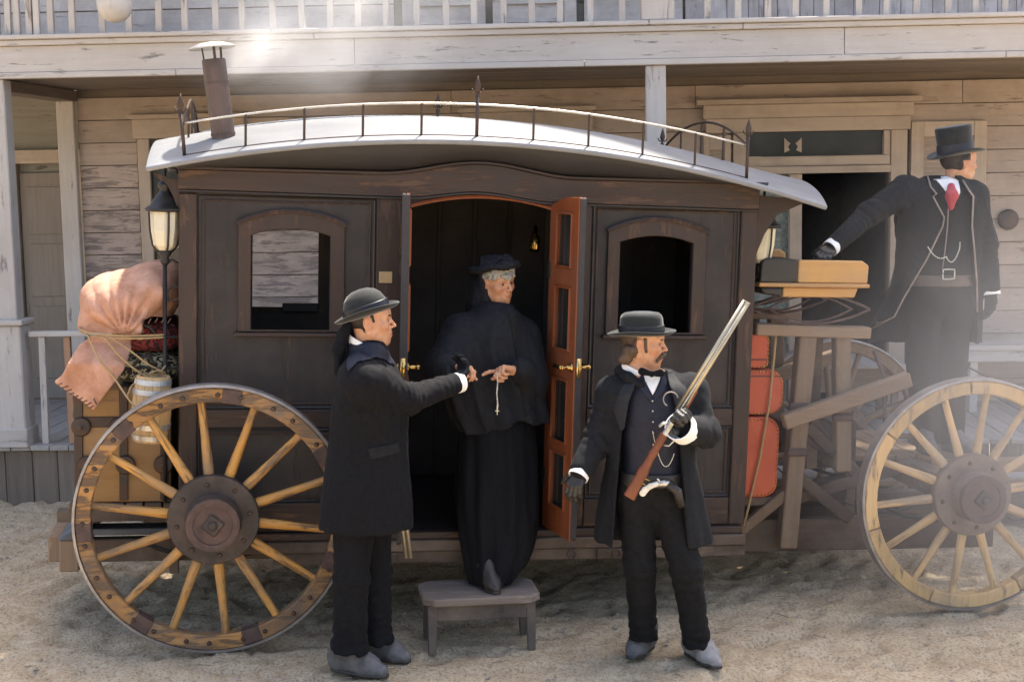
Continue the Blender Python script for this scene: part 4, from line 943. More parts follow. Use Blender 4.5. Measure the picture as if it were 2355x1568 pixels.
def sd_poly(X, Z, poly):                      # 2D polygon distance on x-z
    d = np.full(X.shape, 1e9); s = np.ones(X.shape); n = len(poly)
    for i in range(n):
        ax, az = poly[i]; bx_, bz = poly[i - 1]
        ex, ez = bx_ - ax, bz - az; wx, wz = X - ax, Z - az
        t = np.clip((wx * ex + wz * ez) / (ex * ex + ez * ez + 1e-12), 0, 1)
        d = np.minimum(d, (wx - ex * t) ** 2 + (wz - ez * t) ** 2)
        c1 = Z >= az; c2 = Z < bz; c3 = ex * wz > ez * wx
        fl = (c1 & c2 & c3) | (~c1 & ~c2 & ~c3); s = np.where(fl, -s, s)
    return s * np.sqrt(d)
class Sdf:
    def __init__(s, h=0.007, fine=None, hf=None): s.ops = []; s.h = h; s.fine = fine or []; s.hf = hf; s.clip = None
    def add(s, f, lo, hi, k=0.02, mode='u'): s.ops.append((f, V3(lo), V3(hi), k, mode)); return s
    def cap(s, a, b, ra, rb, k=0.02, mode='u'):
        a, b = V3(a), V3(b); m = max(ra, rb); return s.add(lambda P_: sd_cap(P_, a, b, ra, rb), np.minimum(a, b) - m, np.maximum(a, b) + m, k, mode)
    def chain(s, pts, rs, k=0.02):
        for i in range(len(pts) - 1): s.cap(pts[i], pts[i + 1], rs[i], rs[i + 1], k)
        return s
    def ell(s, c, r, k=0.02, mode='u', M=None):
        c = V3(c); r = V3(r); m = max(r)
        def f(P_):
            if M is None: return sd_ell(P_, c, r)
            q = [P_[i] - c[i] for i in range(3)]; L_ = [sum(q[i] * M[i][j] for i in range(3)) for j in range(3)]
            return sd_ell(L_, (0, 0, 0), r)
        return s.add(f, c - m, c + m, k, mode)
    def loft(s, rows, k=0.02, fold=None, p=2.0, phi=0.0):
        rows = sorted(rows, key=lambda r_: r_[0]); A = np.array([r_[:5] for r_ in rows], float)
        zz = np.linspace(A[0, 0], A[-1, 0], 80); tab = [np.interp(zz, A[:, 0], A[:, i]) for i in range(1, 5)]
        ker = np.ones(7) / 7; tab = [np.convolve(np.pad(t, 3, 'edge'), ker, 'valid') for t in tab]
        c, sn = math.cos(phi), math.sin(phi)
        def f(P_):
            z = P_[2]; cx_, cy_, rx_, ry_ = [np.interp(z, zz, t) for t in tab]
            dx, dy = P_[0] - cx_, P_[1] - cy_
            dx, dy = dx * c + dy * sn, -dx * sn + dy * c
            g = 1.0
            if fold is not None: g = 1.0 + fold(np.arctan2(dy / ry_, dx / rx_), z)
            q = ((np.abs(dx) / (rx_ * g)) ** p + (np.abs(dy) / (ry_ * g)) ** p) ** (1 / p)
            d = (q - 1) * np.minimum(rx_, ry_)
            return np.maximum(d, np.maximum(z - A[-1, 0], A[0, 0] - z))
        m = max(A[:, 3].max(), A[:, 4].max()) * 1.12
        return s.add(f, (A[:, 1].min() - m, A[:, 2].min() - m, A[0, 0]), (A[:, 1].max() + m, A[:, 2].max() + m, A[-1, 0]), k)
    def all(s, f, k=0.0, mode='i'): s.ops.append((f, None, None, k, mode)); return s
    def mesh(s, name, tintf=None):
        lo = np.min([o[1] for o in s.ops if o[4] == 'u' and o[1] is not None], 0) - .03; hi = np.max([o[2] for o in s.ops if o[4] == 'u' and o[1] is not None], 0) + .03
        if s.clip is not None: lo = np.maximum(lo, s.clip[0]); hi = np.minimum(hi, s.clip[1])
        ax = []
        for i in range(3):
            rs_ = sorted([(f[0][i], f[1][i]) for f in s.fine]); x = lo[i]; a = []
            while x < hi[i]: a.append(x); x += s.hf if any(p - s.h <= x <= q for p, q in rs_) else s.h
            ax.append(np.array(a, np.float64))
        F = np.full([len(a) for a in ax], 9.0, np.float32)
        for f, l, u, k, mode in s.ops:
            if l is None: sl = [slice(0, len(a)) for a in ax]
            else:
                pad = max(k, 0.0) + 2.5 * s.h
                sl = [slice(max(0, int(np.searchsorted(a, l[i] - pad)) - 1), int(np.searchsorted(a, u[i] + pad)) + 1) for i, a in enumerate(ax)]
            P_ = np.meshgrid(ax[0][sl[0]], ax[1][sl[1]], ax[2][sl[2]], indexing='ij')
            if P_[0].size == 0: continue
            sl = tuple(sl)
            if mode == 'w': F[sl] = f(P_, F[sl]); continue
            d = f(P_).astype(np.float32)
            F[sl] = smin(F[sl], d, k) if mode == 'u' else (smax(F[sl], -d, k) if mode == 's' else smax(F[sl], d, k))
        return nets(name, F, ax, tintf)
def nets(name, F, ax, tintf=None):
    I = F < 0
    n = np.array(F.shape) - 1
    cnt = np.zeros(n, np.int8)
    for dx in (0, 1):
        for dy in (0, 1):
            for dz in (0, 1): cnt += I[dx:dx + n[0], dy:dy + n[1], dz:dz + n[2]]
    act = (cnt > 0) & (cnt < 8)
    ci = np.argwhere(act); N = len(ci); vid = np.full(n, -1, np.int64); vid[act] = np.arange(N)
    acc = np.zeros((N, 3)); w = np.zeros(N)
    corners = [(a, b, c) for a in (0, 1) for b in (0, 1) for c in (0, 1)]
    X = [np.asarray(a) for a in ax]
    for c0 in corners:
        for a_ in range(3):
            if c0[a_]: continue
            c1 = list(c0); c1[a_] = 1
            i0 = ci + c0; i1 = ci + c1
            f0 = F[i0[:, 0], i0[:, 1], i0[:, 2]]; f1 = F[i1[:, 0], i1[:, 1], i1[:, 2]]
            m_ = (f0 < 0) != (f1 < 0)
            t = np.where(m_, f0 / np.where(m_, f0 - f1, 1), 0)
            for q in range(3):
                p0 = X[q][i0[:, q]]; p1 = X[q][i1[:, q]]
                acc[:, q] += np.where(m_, p0 + (p1 - p0) * t, 0)
            w += m_
    V = acc / w[:, None]
    faces = []
    for a_ in range(3):
        b_, c_ = (a_ + 1) % 3, (a_ + 2) % 3
        s0 = [slice(None)] * 3; s1 = [slice(None)] * 3
        s0[a_] = slice(0, n[a_]); s1[a_] = slice(1, n[a_] + 1)
        for q in (b_, c_): s0[q] = slice(1, n[q]); s1[q] = slice(1, n[q])
        e0, e1 = I[tuple(s0)], I[tuple(s1)]; ch = np.argwhere(e0 != e1)
        if not len(ch): continue
        base = ch.copy(); base[:, b_] += 1; base[:, c_] += 1
        def vv(db, dc):
            k = base.copy(); k[:, b_] -= db; k[:, c_] -= dc; return vid[k[:, 0], k[:, 1], k[:, 2]]
        q4 = np.stack([vv(0, 0), vv(1, 0), vv(1, 1), vv(0, 1)], -1)
        fl = e0[ch[:, 0], ch[:, 1], ch[:, 2]]
        q4[~fl] = q4[~fl][:, ::-1]
        faces.append(q4)
    Fq = np.concatenate(faces)
    me = bpy.data.meshes.new(name)
    me.vertices.add(N); me.vertices.foreach_set('co', V.astype(np.float32).ravel())
    me.loops.add(Fq.size); me.loops.foreach_set('vertex_index', Fq.astype(np.int32).ravel())
    me.polygons.add(len(Fq)); me.polygons.foreach_set('loop_start', np.arange(0, Fq.size, 4, dtype=np.int32)); me.polygons.foreach_set('loop_total', np.full(len(Fq), 4, np.int32))
    me.update(calc_edges=True); me.validate()
    if tintf is not None:
        at2 = me.color_attributes.new('tint', 'FLOAT_COLOR', 'POINT'); c = tintf(V); at2.data.foreach_set('color', np.concatenate([c, np.ones((N, 1))], 1).astype(np.float32).ravel())
    return me
def wob(seed, kxy, kz, n=9, sharp=True):
    r_ = np.random.default_rng(seed); K = []
    for i in range(n):
        a = r_.uniform(0, 6.283); m_ = kxy * r_.uniform(.5, 1.5); K.append((m_ * math.cos(a), m_ * math.sin(a), kz * r_.uniform(-1.3, 1.3), r_.uniform(0, 6.283)))
    def f(P_):
        o = 0
        for a, b_, c_, p in K:
            q = np.sin(a * P_[0] + b_ * P_[1] + c_ * P_[2] + p); o = o + (q if not sharp else (1 - 1.8 * np.abs(q)))
        return o / n ** .5 / 1.5
    return f
def crease(sd, c, axis_, amp, freq, rad, seed=0):
    c = V3(c); a = V3(axis_) / np.linalg.norm(axis_); w_ = wob(900 + seed, 22, 22, 5, False)
    def f(P_, F):
        q = [P_[i] - c[i] for i in range(3)]; s_ = q[0] * a[0] + q[1] * a[1] + q[2] * a[2]
        d2 = q[0] ** 2 + q[1] ** 2 + q[2] ** 2
        return F + amp * (np.abs(np.sin(freq * s_ + 2.4 * w_(P_))) - .6) * np.exp(-d2 / rad ** 2) * -1
    sd.ops.append((f, c - 2 * rad, c + 2 * rad, 0, 'w')); return sd
def folds(sdf, amp, seed, kxy=32, kz=9, z0=None, z1=None):
    w_ = wob(seed, kxy, kz)
    def f(P_, F):
        g = amp
        if z0 is not None: g = amp * np.clip((z1 - P_[2]) / (z1 - z0), 0.12, 1)
        return F + g * w_(P_)
    sdf.ops.append((f, None, None, 0, 'w')); return sdf
class Person:
    def __init__(s, lab, base):
        s.o = empty('person', np.eye(3), base); tag(s.o, lab, 'person'); s.b = V3(base)
    def put(s, name, me, mat, parent=None, smooth=True):
        me.transform(Matrix.Translation(-s.b)) ; o = link(name, me, mat, parent or s.o, smooth=smooth); return o
    def sdf(s, name, sd, mat, tintf=None): return s.put(name, sd.mesh(name, tintf), mat)
    def mb(s, name, mb, mat, smooth=True): return s.put(name, mb.mesh(name), mat, smooth=smooth)
def row(py, xl, xr, Y, ry, dY=0.0):
    a, b = at(xl, py, Y), at(xr, py, Y); return ((a[2] + b[2]) / 2, (a[0] + b[0]) / 2, Y + dY, abs(b[0] - a[0]) / 2, ry)
def pxpoly(pts, Y): return [(at(x, y, Y)[0], at(x, y, Y)[2]) for x, y in pts]
def inpoly(poly): return lambda P_: np.repeat(sd_poly(P_[0][:, :1, :], P_[2][:, :1, :], poly), P_[0].shape[1], axis=1)
class Head:
    def __init__(s, c, yaw, pitch=0.0, roll=0.0, sc=1.0):
        s.c = V3(c); s.s = sc
        M = Matrix.Rotation(yaw, 3, 'Z') @ Matrix.Rotation(-pitch, 3, 'Y') @ Matrix.Rotation(roll, 3, 'X')
        s.H = np.array(M)          # columns: forward, left, up
    def w(s, p): return s.c + s.H @ (V3(p) * s.s)
    def m4(s): return Matrix.Translation(Vector(s.c)) @ Matrix(s.H.tolist()).to_4x4() @ Matrix.Scale(s.s, 4)
    def loc(s, P_):
        q = [P_[i] - s.c[i] for i in range(3)]
        return [sum(q[i] * s.H[i][j] for i in range(3)) / s.s for j in range(3)]
    def sdf(s, jaw=1.0, nose=1.0, cheek=1.0):
        def f(P_):
            L = s.loc(P_); A = [L[0], np.abs(L[1]), L[2]]       # mirrored in y
            d = sd_ell(L, (-.012, 0, .034), (.098, .076, .090))
            d = smin(d, sd_ell(L, (.026, 0, -.030), (.066, .060, .085)), .03)
            d = smin(d, sd_ell(L, (.050, 0, .045), (.045, .058, .045)), .03)
            d = smin(d, sd_cap(A, (-.005, .052 * jaw, -.052), (.055, .022, -.098), .018, .018), .03)
            d = smin(d, sd_ell(L, (.067, 0, -.100), (.023, .022 * jaw, .021)), .02)
            d = smin(d, sd_ell(A, (.058, .042, -.022), (.027, .024, .022)), .025)
            d = smin(d, sd_cap(A, (.083, .010, .025), (.074, .044, .026), .0115, .010), .016)
            d = smin(d, sd_ell(L, (.076, 0, -.062), (.023, .030, .028)), .02)
            d = smax(d, -sd_ell(A, (.095, .032, .003), (.018, .017, .011)), .012)
            d = smin(d, sd_cap(A, (.0815, .018, .0095), (.077, .045, .0065), .0058, .0050), .006)
            d = smin(d, sd_cap(A, (.0805, .019, -.0065), (.075, .044, -.0065), .0050, .0045), .006)
            d = smin(d, sd_cap(L, (.086, 0, .018), (.1135 * (1 + .02 * (nose - 1)), 0, -.026), .0072, .0088 * nose), .010)
            d = smin(d, sd_ell(A, (.099, .0110, -.0315), (.010, .0075, .007)), .008)
            d = smin(d, sd_cap(A, (.0962, 0, -.0595), (.087, .021, -.064), .0054, .004), .006)
            d = smin(d, sd_cap(A, (.0942, 0, -.0715), (.086, .018, -.069), .0064, .0045), .006)
            d = smax(d, -sd_cap(A, (.1035, 0, -.0652), (.091, .022, -.0665), .0020, .0016), .003)
            e = sd_ell(A, (-.008, .078, -.004), (.021, .010, .034)); e = smax(e, -sd_ell(A, (-.003, .090, -.002), (.012, .009, .020)), .006)
            d = smin(d, e, .008)
            return d * s.s
        return f
    def tint(s, hair=None, stubble=0.0):
        def f(V):
            L = (V - s.c) @ s.H / s.s; n = len(V); c = np.ones((n, 3))
            ay = np.abs(L[:, 1])
            def bl(m_, col): return c * (1 - m_[:, None]) + np.array(col) * m_[:, None] * c
            g = lambda p, r_: np.clip(1 - np.sqrt(((L[:, 0] - p[0]) / r_[0]) ** 2 + ((ay - p[1]) / r_[1]) ** 2 + ((L[:, 2] - p[2]) / r_[2]) ** 2), 0, 1)
            c = bl(np.clip(g((.096, 0, -.0655), (.03, .026, .0125)) * 2.2, 0, .85), (.80, .48, .46))
            c = bl(np.clip(g((.07, .042, -.025), (.04, .035, .03)) * 1.2, 0, .4), (1.0, .80, .74))
            c = bl(np.clip(g((.11, 0, -.028), (.02, .02, .02)) * 1.2, 0, .4), (1.0, .82, .76))
            c = bl(np.clip(g((-.008, .085, -.004), (.03, .03, .04)) * 1.2, 0, .5), (1.0, .78, .70))
            c = bl(np.clip(g((.088, .032, .004), (.03, .026, .016)) * 1.4, 0, .55), (.78, .62, .58))
            if stubble: c = bl(np.clip(g((.06, .0, -.095), (.07, .07, .055)) * 2.0, 0, stubble), (.62, .60, .60))
            return c
        return f
def eyes(P, H, look=0.25):
    for y in (.0315, -.0315):
        mb = MB().ball((.0755, y, .0015), .0122, 10); mb.v = [tuple(H.w(p)) for p in mb.v]; o = P.mb('eye', mb, 'eye_white')
        mb = MB().ball((.0755 + .0090, y - .001, .0015), .0064, 8, (.7, 1, 1)); mb.v = [tuple(H.w(p)) for p in mb.v]; P.mb('iris', mb, 'iris')
def brows(P, H, mat, t=.0038):
    for q in (1, -1):
        mb = MB().tube([(.0965, q * .011, .0215), (.0950, q * .026, .0262), (.0865, q * .042, .0262), (.077, q * .052, .020)], [t * .8, t, t * .9, t * .4], 6); mb.v = [tuple(H.w(p)) for p in mb.v]; P.mb('eyebrow', mb, mat)
def hand(W, d, n, side, curl=(35, 45, 30), s=1.0, spread=0.06, thumb=(.55, .75, .35), grow=0.0, curls=None):
    """capsule list of a hand: wrist W, finger direction d, palm normal n, thumb on +t (side = +1/-1)"""
    d = V3(d) / np.linalg.norm(d); n = V3(n); n = n - d * (n @ d); n /= np.linalg.norm(n); t = np.cross(n, d) * side
    W = V3(W); out = []
    offs = (.030, .010, -.010, -.029); lens = ((.042, .026, .022), (.047, .030, .023), (.043, .028, .022), (.033, .021, .019)); kn = (.086, .090, .086, .078)
    for i in range(4):
        K = W + (d * kn[i] + t * offs[i]) * s
        out.append((W + t * offs[i] * .55 * s + d * .012 * s, K, (.017 + grow) * s, (.0125 + grow) * s))
        p = K; dd = d * math.cos(spread * (1.5 - i)) + t * math.sin(spread * (1.5 - i)); a = 0.0; nn = n
        cu = curls[i] if curls else curl
        for j in range(3):
            ang = R(cu[j]); d2 = dd * math.cos(ang) + nn * math.sin(ang); nn = nn * math.cos(ang) - dd * math.sin(ang); dd = d2
            q = p + dd * lens[i][j] * s; r0 = (.0098 - .0009 * j - (.001 if i == 3 else 0) + grow) * s; out.append((p, q, r0, r0 * .92)); p = q
    tp = W + (d * .022 + t * .024) * s; v = d * thumb[0] + t * thumb[1] + n * thumb[2]; v /= np.linalg.norm(v)
    out.append((W + d * .01 * s, tp, (.020 + grow) * s, (.017 + grow) * s)); q = tp + v * .042 * s; out.append((tp, q, (.016 + grow) * s, (.0115 + grow) * s))
    v2 = v * .85 + d * .5 + n * .25; v2 /= np.linalg.norm(v2); q2 = q + v2 * .033 * s; out.append((q, q2, (.0115 + grow) * s, (.010 + grow) * s)); q3 = q2 + v2 * .022 * s; out.append((q2, q3, (.010 + grow) * s, (.008 + grow) * s))
    return out
def add_hand(sd, caps, k=.008):
    for a, b, r0, r1 in caps: sd.cap(a, b, r0, r1, k)
    return sd
def boot(P, name, mat, ankle, heel, toe, sc=1.0):
    ankle, heel, toe = V3(ankle), V3(heel), V3(toe); sd = Sdf(.005)
    z = heel[2]; d = toe - heel; d[2] = 0; L_ = np.linalg.norm(d); d /= L_
    up_ = np.array([0, 0, 1.])
    h0 = heel + d * .035 + up_ * .045; ball = heel + d * (L_ * .66) + up_ * .036; tip = toe - d * .03 + up_ * .026
    sd.cap(h0, ball, .043 * sc, .044 * sc, .02).cap(ball, tip, .044 * sc, .027 * sc, .02)
    sd.cap(ankle + up_ * .05, h0 + up_ * .03, .056 * sc, .050 * sc, .03).cap(h0 + up_ * .075 + d * .045, ball + up_ * .010, .046 * sc, .036 * sc, .03)
    sd.all(lambda P_: z - P_[2] + .012)
    folds(sd, .0024, int(abs(heel[0]) * 1000), 70, 70)
    P.sdf(name, sd, mat)
    # sole and heel block
    s2 = Sdf(.004); s2.cap(heel + d * .035, ball - up_ * .036, .040 * sc, .046 * sc, .01).cap(ball - up_ * .036, tip - up_ * .026, .046 * sc, .030 * sc, .01)
    s2.all(lambda P_: np.abs(P_[2] - (z + .008)) - .008); P.sdf('boot_sole', s2, 'black_leather')
def hatmesh(H, rx, ry, prof, curl, n=40, off=(-.008, 0, .0), pitch=0.0):
    """prof: (scale of head oval, z, extra radius); curl(theta, extra) -> dz"""
    mb = MB(); vs_ = []; T = np.array(Matrix.Rotation(-pitch, 3, 'Y'))
    for s_, z, e in prof:
        for j in range(n):
            t = 2 * math.pi * j / n; p = V3((math.cos(t) * (rx * s_ + e), math.sin(t) * (ry * s_ + e), z + curl(t, e))); vs_.append(tuple(H.w(T @ p + V3(off))))
    fs = [(i * n + j, i * n + (j + 1) % n, (i + 1) * n + (j + 1) % n, (i + 1) * n + j) for i in range(len(prof) - 1) for j in range(n)]
    fs += [tuple(range(n))[::-1], tuple((len(prof) - 1) * n + j for j in range(n))]
    return mb.raw(vs_, fs)
def collar_ring(P, name, H, mat, r=.062, z0=-.165, z1=-.125, lean=.02, gap=0, flare=.008, rot=None):
    mb = MB(); n = 30; vs_ = []
    for zz, rr in ((z0, r + .006), (z1, r + flare), (z1, r + flare - .006), (z0, r - .002)):
        for j in range(n):
            t = 2 * math.pi * j / n; vs_.append(tuple(H.w((-.028 + rr * math.cos(t) * 1.05, rr * math.sin(t), zz - lean * math.cos(t)))))
    mb.raw(vs_, [(i * n + j, i * n + (j + 1) % n, ((i + 1) % 4) * n + (j + 1) % n, ((i + 1) % 4) * n + j) for i in range(4) for j in range(n)])
    return P.mb(name, mb, mat, smooth=False)
def torso_body(sd, H, chest, pelvis, shl, elbows, wrists, hips, knees, ankles):
    sd.add(H.sdf(), H.c - .17 * H.s, H.c + .17 * H.s, .02)
    sd.cap(H.w((-.022, 0, -.06)), H.w((-.034, 0, -.19)), .054 * H.s, .058 * H.s, .03)
    sd.cap(H.w((-.034, 0, -.18)), chest, .06, .10, .05); sd.cap(chest, pelvis, .11, .11, .05)
    for a, b, c_ in zip(shl, elbows, wrists): sd.cap(chest + (V3(a) - chest) * .3, a, .07, .05, .04).cap(a, b, .042, .036, .02).cap(b, c_, .036, .026, .02)
    for a, b, c_ in zip(hips, knees, ankles): sd.cap(pelvis, a, .09, .07, .04).cap(a, b, .065, .048, .03).cap(b, c_, .045, .018, .03)
    return sd
def finebox(c, r): c = V3(c); return (c - r, c + r)
def band_on(P, name, mat, rows, z0, z1, off, seed=None, h=.006):
    s = Sdf(h).loft([(r_[0], r_[1], r_[2], r_[3] + off, r_[4] + off) for r_ in rows]); s.all(lambda P_: np.maximum(P_[2] - z1, z0 - P_[2])); return P.sdf(name, s, mat)
def patch(P, name, mat, base, poly, off, Yc, h=.006, front=True, thick=None):
    """cloth piece lying on a garment: the garment grown by off, cut by an outline, front half only"""
    s = Sdf(h); s.ops = list(base.ops)
    s.ops.append((lambda P_, F: F - off, None, None, 0, 'w'))
    s.all(inpoly(poly)); s.all(lambda P_: P_[1] - Yc)
    q = np.array(poly); s.clip = (V3((q[:, 0].min() - .03, -99, q[:, 1].min() - .03)), V3((q[:, 0].max() + .03, Yc + .03, q[:, 1].max() + .03)))
    return P.sdf(name, s, mat)

ZUP = np.array([0, 0, 1.0])
# ================================================================== man at the rear wheel (bowler, long black coat)
A = Person('man in black bowler hat and long coat handing a woman down from the coach', gnd(830, 1535))
HA = Head(at(851, 738, 6.74), R(2), R(2), R(0), 1.0)
nA, fA = at(800, 1512, 6.72), at(880, 1495, 6.88)
chest = at(850, 890, 6.76); pel = at(835, 1130, 6.78)
sR, eR, wR = at(846, 878, 6.56), at(938, 918, 6.69), at(1040, 884, 6.90)
sL, eL, wL = at(858, 880, 6.95), at(890, 1000, 7.02), at(905, 1100, 6.98)
hips = [at(815, 1150, 6.70), at(850, 1150, 6.87)]; kn = [at(808, 1330, 6.68), at(860, 1325, 6.88)]; an = [at(803, 1488, 6.70), at(860, 1470, 6.87)]
bd = Sdf(.010, [finebox(HA.c, .165)], .0036); torso_body(bd, HA, chest, pel, [sR, sL], [eR, eL], [wR, wL], hips, kn, an)
A.sdf('body', bd, 'skin', HA.tint(stubble=.25)); eyes(A, HA); brows(A, HA, 'hair_dark', .005)
YA = 6.76
rowsA = [row(796, 812, 872, YA, .07), row(815, 795, 893, YA, .12), row(845, 778, 912, YA, .20), row(885, 770, 928, YA, .215), row(940, 764, 936, YA, .205), row(1000, 759, 936, YA, .19), row(1050, 753, 938, YA, .195), row(1100, 746, 943, YA, .21), row(1160, 739, 947, YA, .22), row(1206, 735, 948, YA, .225)]
foldA = lambda th, z: .030 * np.clip((1.15 - z) / .6, 0, 1) * np.sin(5 * th + 2.2 * z + .7) + .014 * np.clip((1.3 - z) / .6, 0, 1) * np.sin(11 * th - 3 * z)
coatA = Sdf(.0075).loft(rowsA, .03, foldA, 2.3)
coatA.cap(at(828, 862, 6.60), sR, .085, .088, .05).cap(sR, eR, .082, .068, .045).cap(eR, wR, .066, .052, .04)
coatA.cap(at(850, 868, 6.92), sL, .08, .08, .05).cap(sL, eL, .078, .062, .04).cap(eL, wL, .06, .05, .04)
coatA.cap(at(822, 786, 6.78), at(862, 806, 6.70), .066, .055, .03)
folds(coatA, .0042, 5, 26, 9)
folds(coatA, .0022, 6, 60, 40); crease(coatA, eR, V3(wR) - sR, .011, 70, .13, 1); crease(coatA, V3(sR) + (.02, 0, -.05), V3(eR) - sR, .009, 60, .12, 2); crease(coatA, at(900, 960, 6.6), (1, 0, .6), .008, 55, .16, 3); crease(coatA, V3(wR) - (.06, .03, 0), V3(wR) - eR, .006, 90, .09, 4)
A.sdf('coat', coatA, 'cloth_black')
zs_ = 4.9 * 1.062
def zA(x, y): return ((780 + x / 4.9) * .9416, (680 + y / 4.9) * .9416)
patch(A, 'shoulder_cape', 'cloth_navy', coatA, pxpoly([zA(*p) for p in ((330, 800), (520, 770), (700, 795), (770, 850), (935, 1140), (850, 1060), (760, 985), (680, 958), (600, 950), (480, 975), (365, 1090), (325, 980))], 6.6), .008, 6.74, h=.0042)
collar_ring(A, 'shirt_collar', HA, 'linen', .068, -.148, -.098, .04, flare=.006)
# trousers, boots
tr = Sdf(.0075); tr.ell(pel + (0, 0, .02), (.15, .16, .16), .04)
for h_, k_, a_ in zip(hips, kn, an): tr.cap(pel + (V3(h_) - pel) * .5, h_, .12, .105, .04).cap(h_, k_, .105, .082, .03).cap(k_, a_, .082, .084, .03).cap(a_, V3(a_) + (0.008, -.005, -.01), .084, .088, .02)
tr.all(lambda P_: np.where(P_[0] < at(835, 1490, 6.8)[0] - .02 + 0 * P_[0], at(800, 1492, 6.70)[2], at(860, 1472, 6.87)[2]) - P_[2]); folds(tr, .005, 9, 38, 14)
[crease(tr, k_, (0.2, 0, 1), .009, 42, .16, i) for i, k_ in enumerate(kn)]; [crease(tr, V3(a_) + (0, 0, .06), (0, 0, 1), .010, 60, .12, i + 5) for i, a_ in enumerate(an)]
A.sdf('trousers', tr, 'cloth_black')
boot(A, 'boot', 'boot_dusty', at(797, 1480, 6.70), gnd(768, 1536), gnd(890, 1556), 1.22); boot(A, 'boot', 'boot_dusty', at(858, 1465, 6.87), gnd(838, 1508), gnd(942, 1522), 1.18)
# gloved hand and cuff
dA = at(1072, 846, 6.99) - wR
gl = add_hand(Sdf(.0035), hand(wR + dA * .12, dA, (.35, .55, .55), 1, (40, 50, 35), 1.05, .05, grow=.002)); gl.cap(wR - dA * .1, wR + dA * .4, .031, .033, .02); A.sdf('glove', gl, 'cloth_grey')
axd = (wR - eR) / np.linalg.norm(wR - eR)
def cuff(P, w, d, r, L_, mat='linen'):
    q = Vector(d).to_track_quat('Z', 'Y').to_matrix().to_4x4(); mb = MB().lathe([(r * .8, -.03), (r, -.03), (r * 1.04, L_), (r * .96, L_ + .001), (r * .9, 0), (r * .8, -.02)], 24, Matrix.Translation(Vector(w)) @ q); P.mb('shirt_cuff', mb, mat, smooth=False)
cuff(A, wR + axd * .035, axd, .050, .018)
# bowler
def bowl(t, e): return (.020 * abs(math.sin(t)) ** 2 - .012 * max(0, math.cos(t)) ** 2 * 0 - .004) * min(1, e / .045) if e > 0 else 0
profB = [(.02, .112, 0), (.35, .108, 0), (.62, .095, 0), (.82, .072, 0), (.95, .040, 0), (1.0, .005, 0), (1.0, -.006, .002), (1.0, -.010, .018), (1.0, -.006, .036), (1.0, .002, .047), (1.0, .004, .050), (1.0, -.001, .051), (1.0, -.012, .036), (1.0, -.016, .018), (1.0, -.016, .0), (.9, -.01, 0)]
A.mb('bowler_hat', hatmesh(HA, .110, .088, profB, bowl, 44, (-.014, 0, .044), R(16)), 'felt')
A.mb('hat_band', hatmesh(HA, .1125, .0905, [(.99, .036, 0), (1.0, .034, .001), (1.002, .002, .002), (.99, .0, 0)], lambda t, e: 0, 44, (-.014, 0, .044), R(16)), 'ribbon', smooth=False)
hb = Sdf(.004); hb.add(HA.sdf(), HA.c - .15, HA.c + .15, 0); hb.ops.append((lambda P_, F: F - .004, None, None, 0, 'w'))
def hairA(P_):
    L = HA.loc(P_); return np.maximum(np.maximum(L[0] + .020 - .5 * np.maximum(L[2] - .02, 0), -L[2] - .048), np.abs(L[1]) - .077 + .02 * (L[0] > -.02))
hb.all(hairA); hb.cap(HA.w((.012, -.066, .03)), HA.w((.020, -.064, .004)), .012, .009, .006); hb.cap(HA.w((.012, .066, .03)), HA.w((.020, .064, .004)), .012, .009, .006); A.sdf('hair', hb, 'hair_dark')
cr = Sdf(.005); pts = [at(800, 748, 6.70), at(788, 770, 6.70), at(779, 805, 6.69), at(780, 850, 6.68), at(792, 900, 6.66)]
cr.chain(pts, [.020, .024, .026, .022, .008], .02); cr.chain([at(805, 752, 6.80), at(793, 800, 6.82), at(790, 850, 6.84)], [.02, .03, .015], .03); folds(cr, .006, 31, 60, 25); A.sdf('hat_crape', cr, 'cloth_black')
patch(A, 'pocket_flap', 'cloth_grey', coatA, pxpoly([(846, 1030), (912, 1022), (916, 1046), (850, 1056)], 6.56), .007, 6.70, h=.005)
# his shotgun, muzzle down under the coat
sg = empty('shotgun', np.eye(3), at(925, 1120, 7.0)); tag(sg, 'double barrelled shotgun pointing down below the hem of the long black coat', 'gun')
p0, p1 = at(905, 1000, 7.0), at(939, 1283, 6.9); ud = (p1 - p0) / np.linalg.norm(p1 - p0)
for q in (-.011, .011):
    mb = MB().tube([Vector(p0 - at(925, 1120, 7.0)) + Vector((q, 0, 0)), Vector(p1 - at(925, 1120, 7.0)) + Vector((q, 0, 0))], .0105, 12); mb.build('barrel', 'gunbarrel', sg, smooth=True)
mb = MB().tube([Vector(p0 - ud * .30 - at(925, 1120, 7.0)), Vector(p0 - ud * .05 - at(925, 1120, 7.0)), Vector(p0 + ud * .06 - at(925, 1120, 7.0))], [.026, .02, .018], 10); mb.build('stock', 'gunstock', sg, smooth=True)

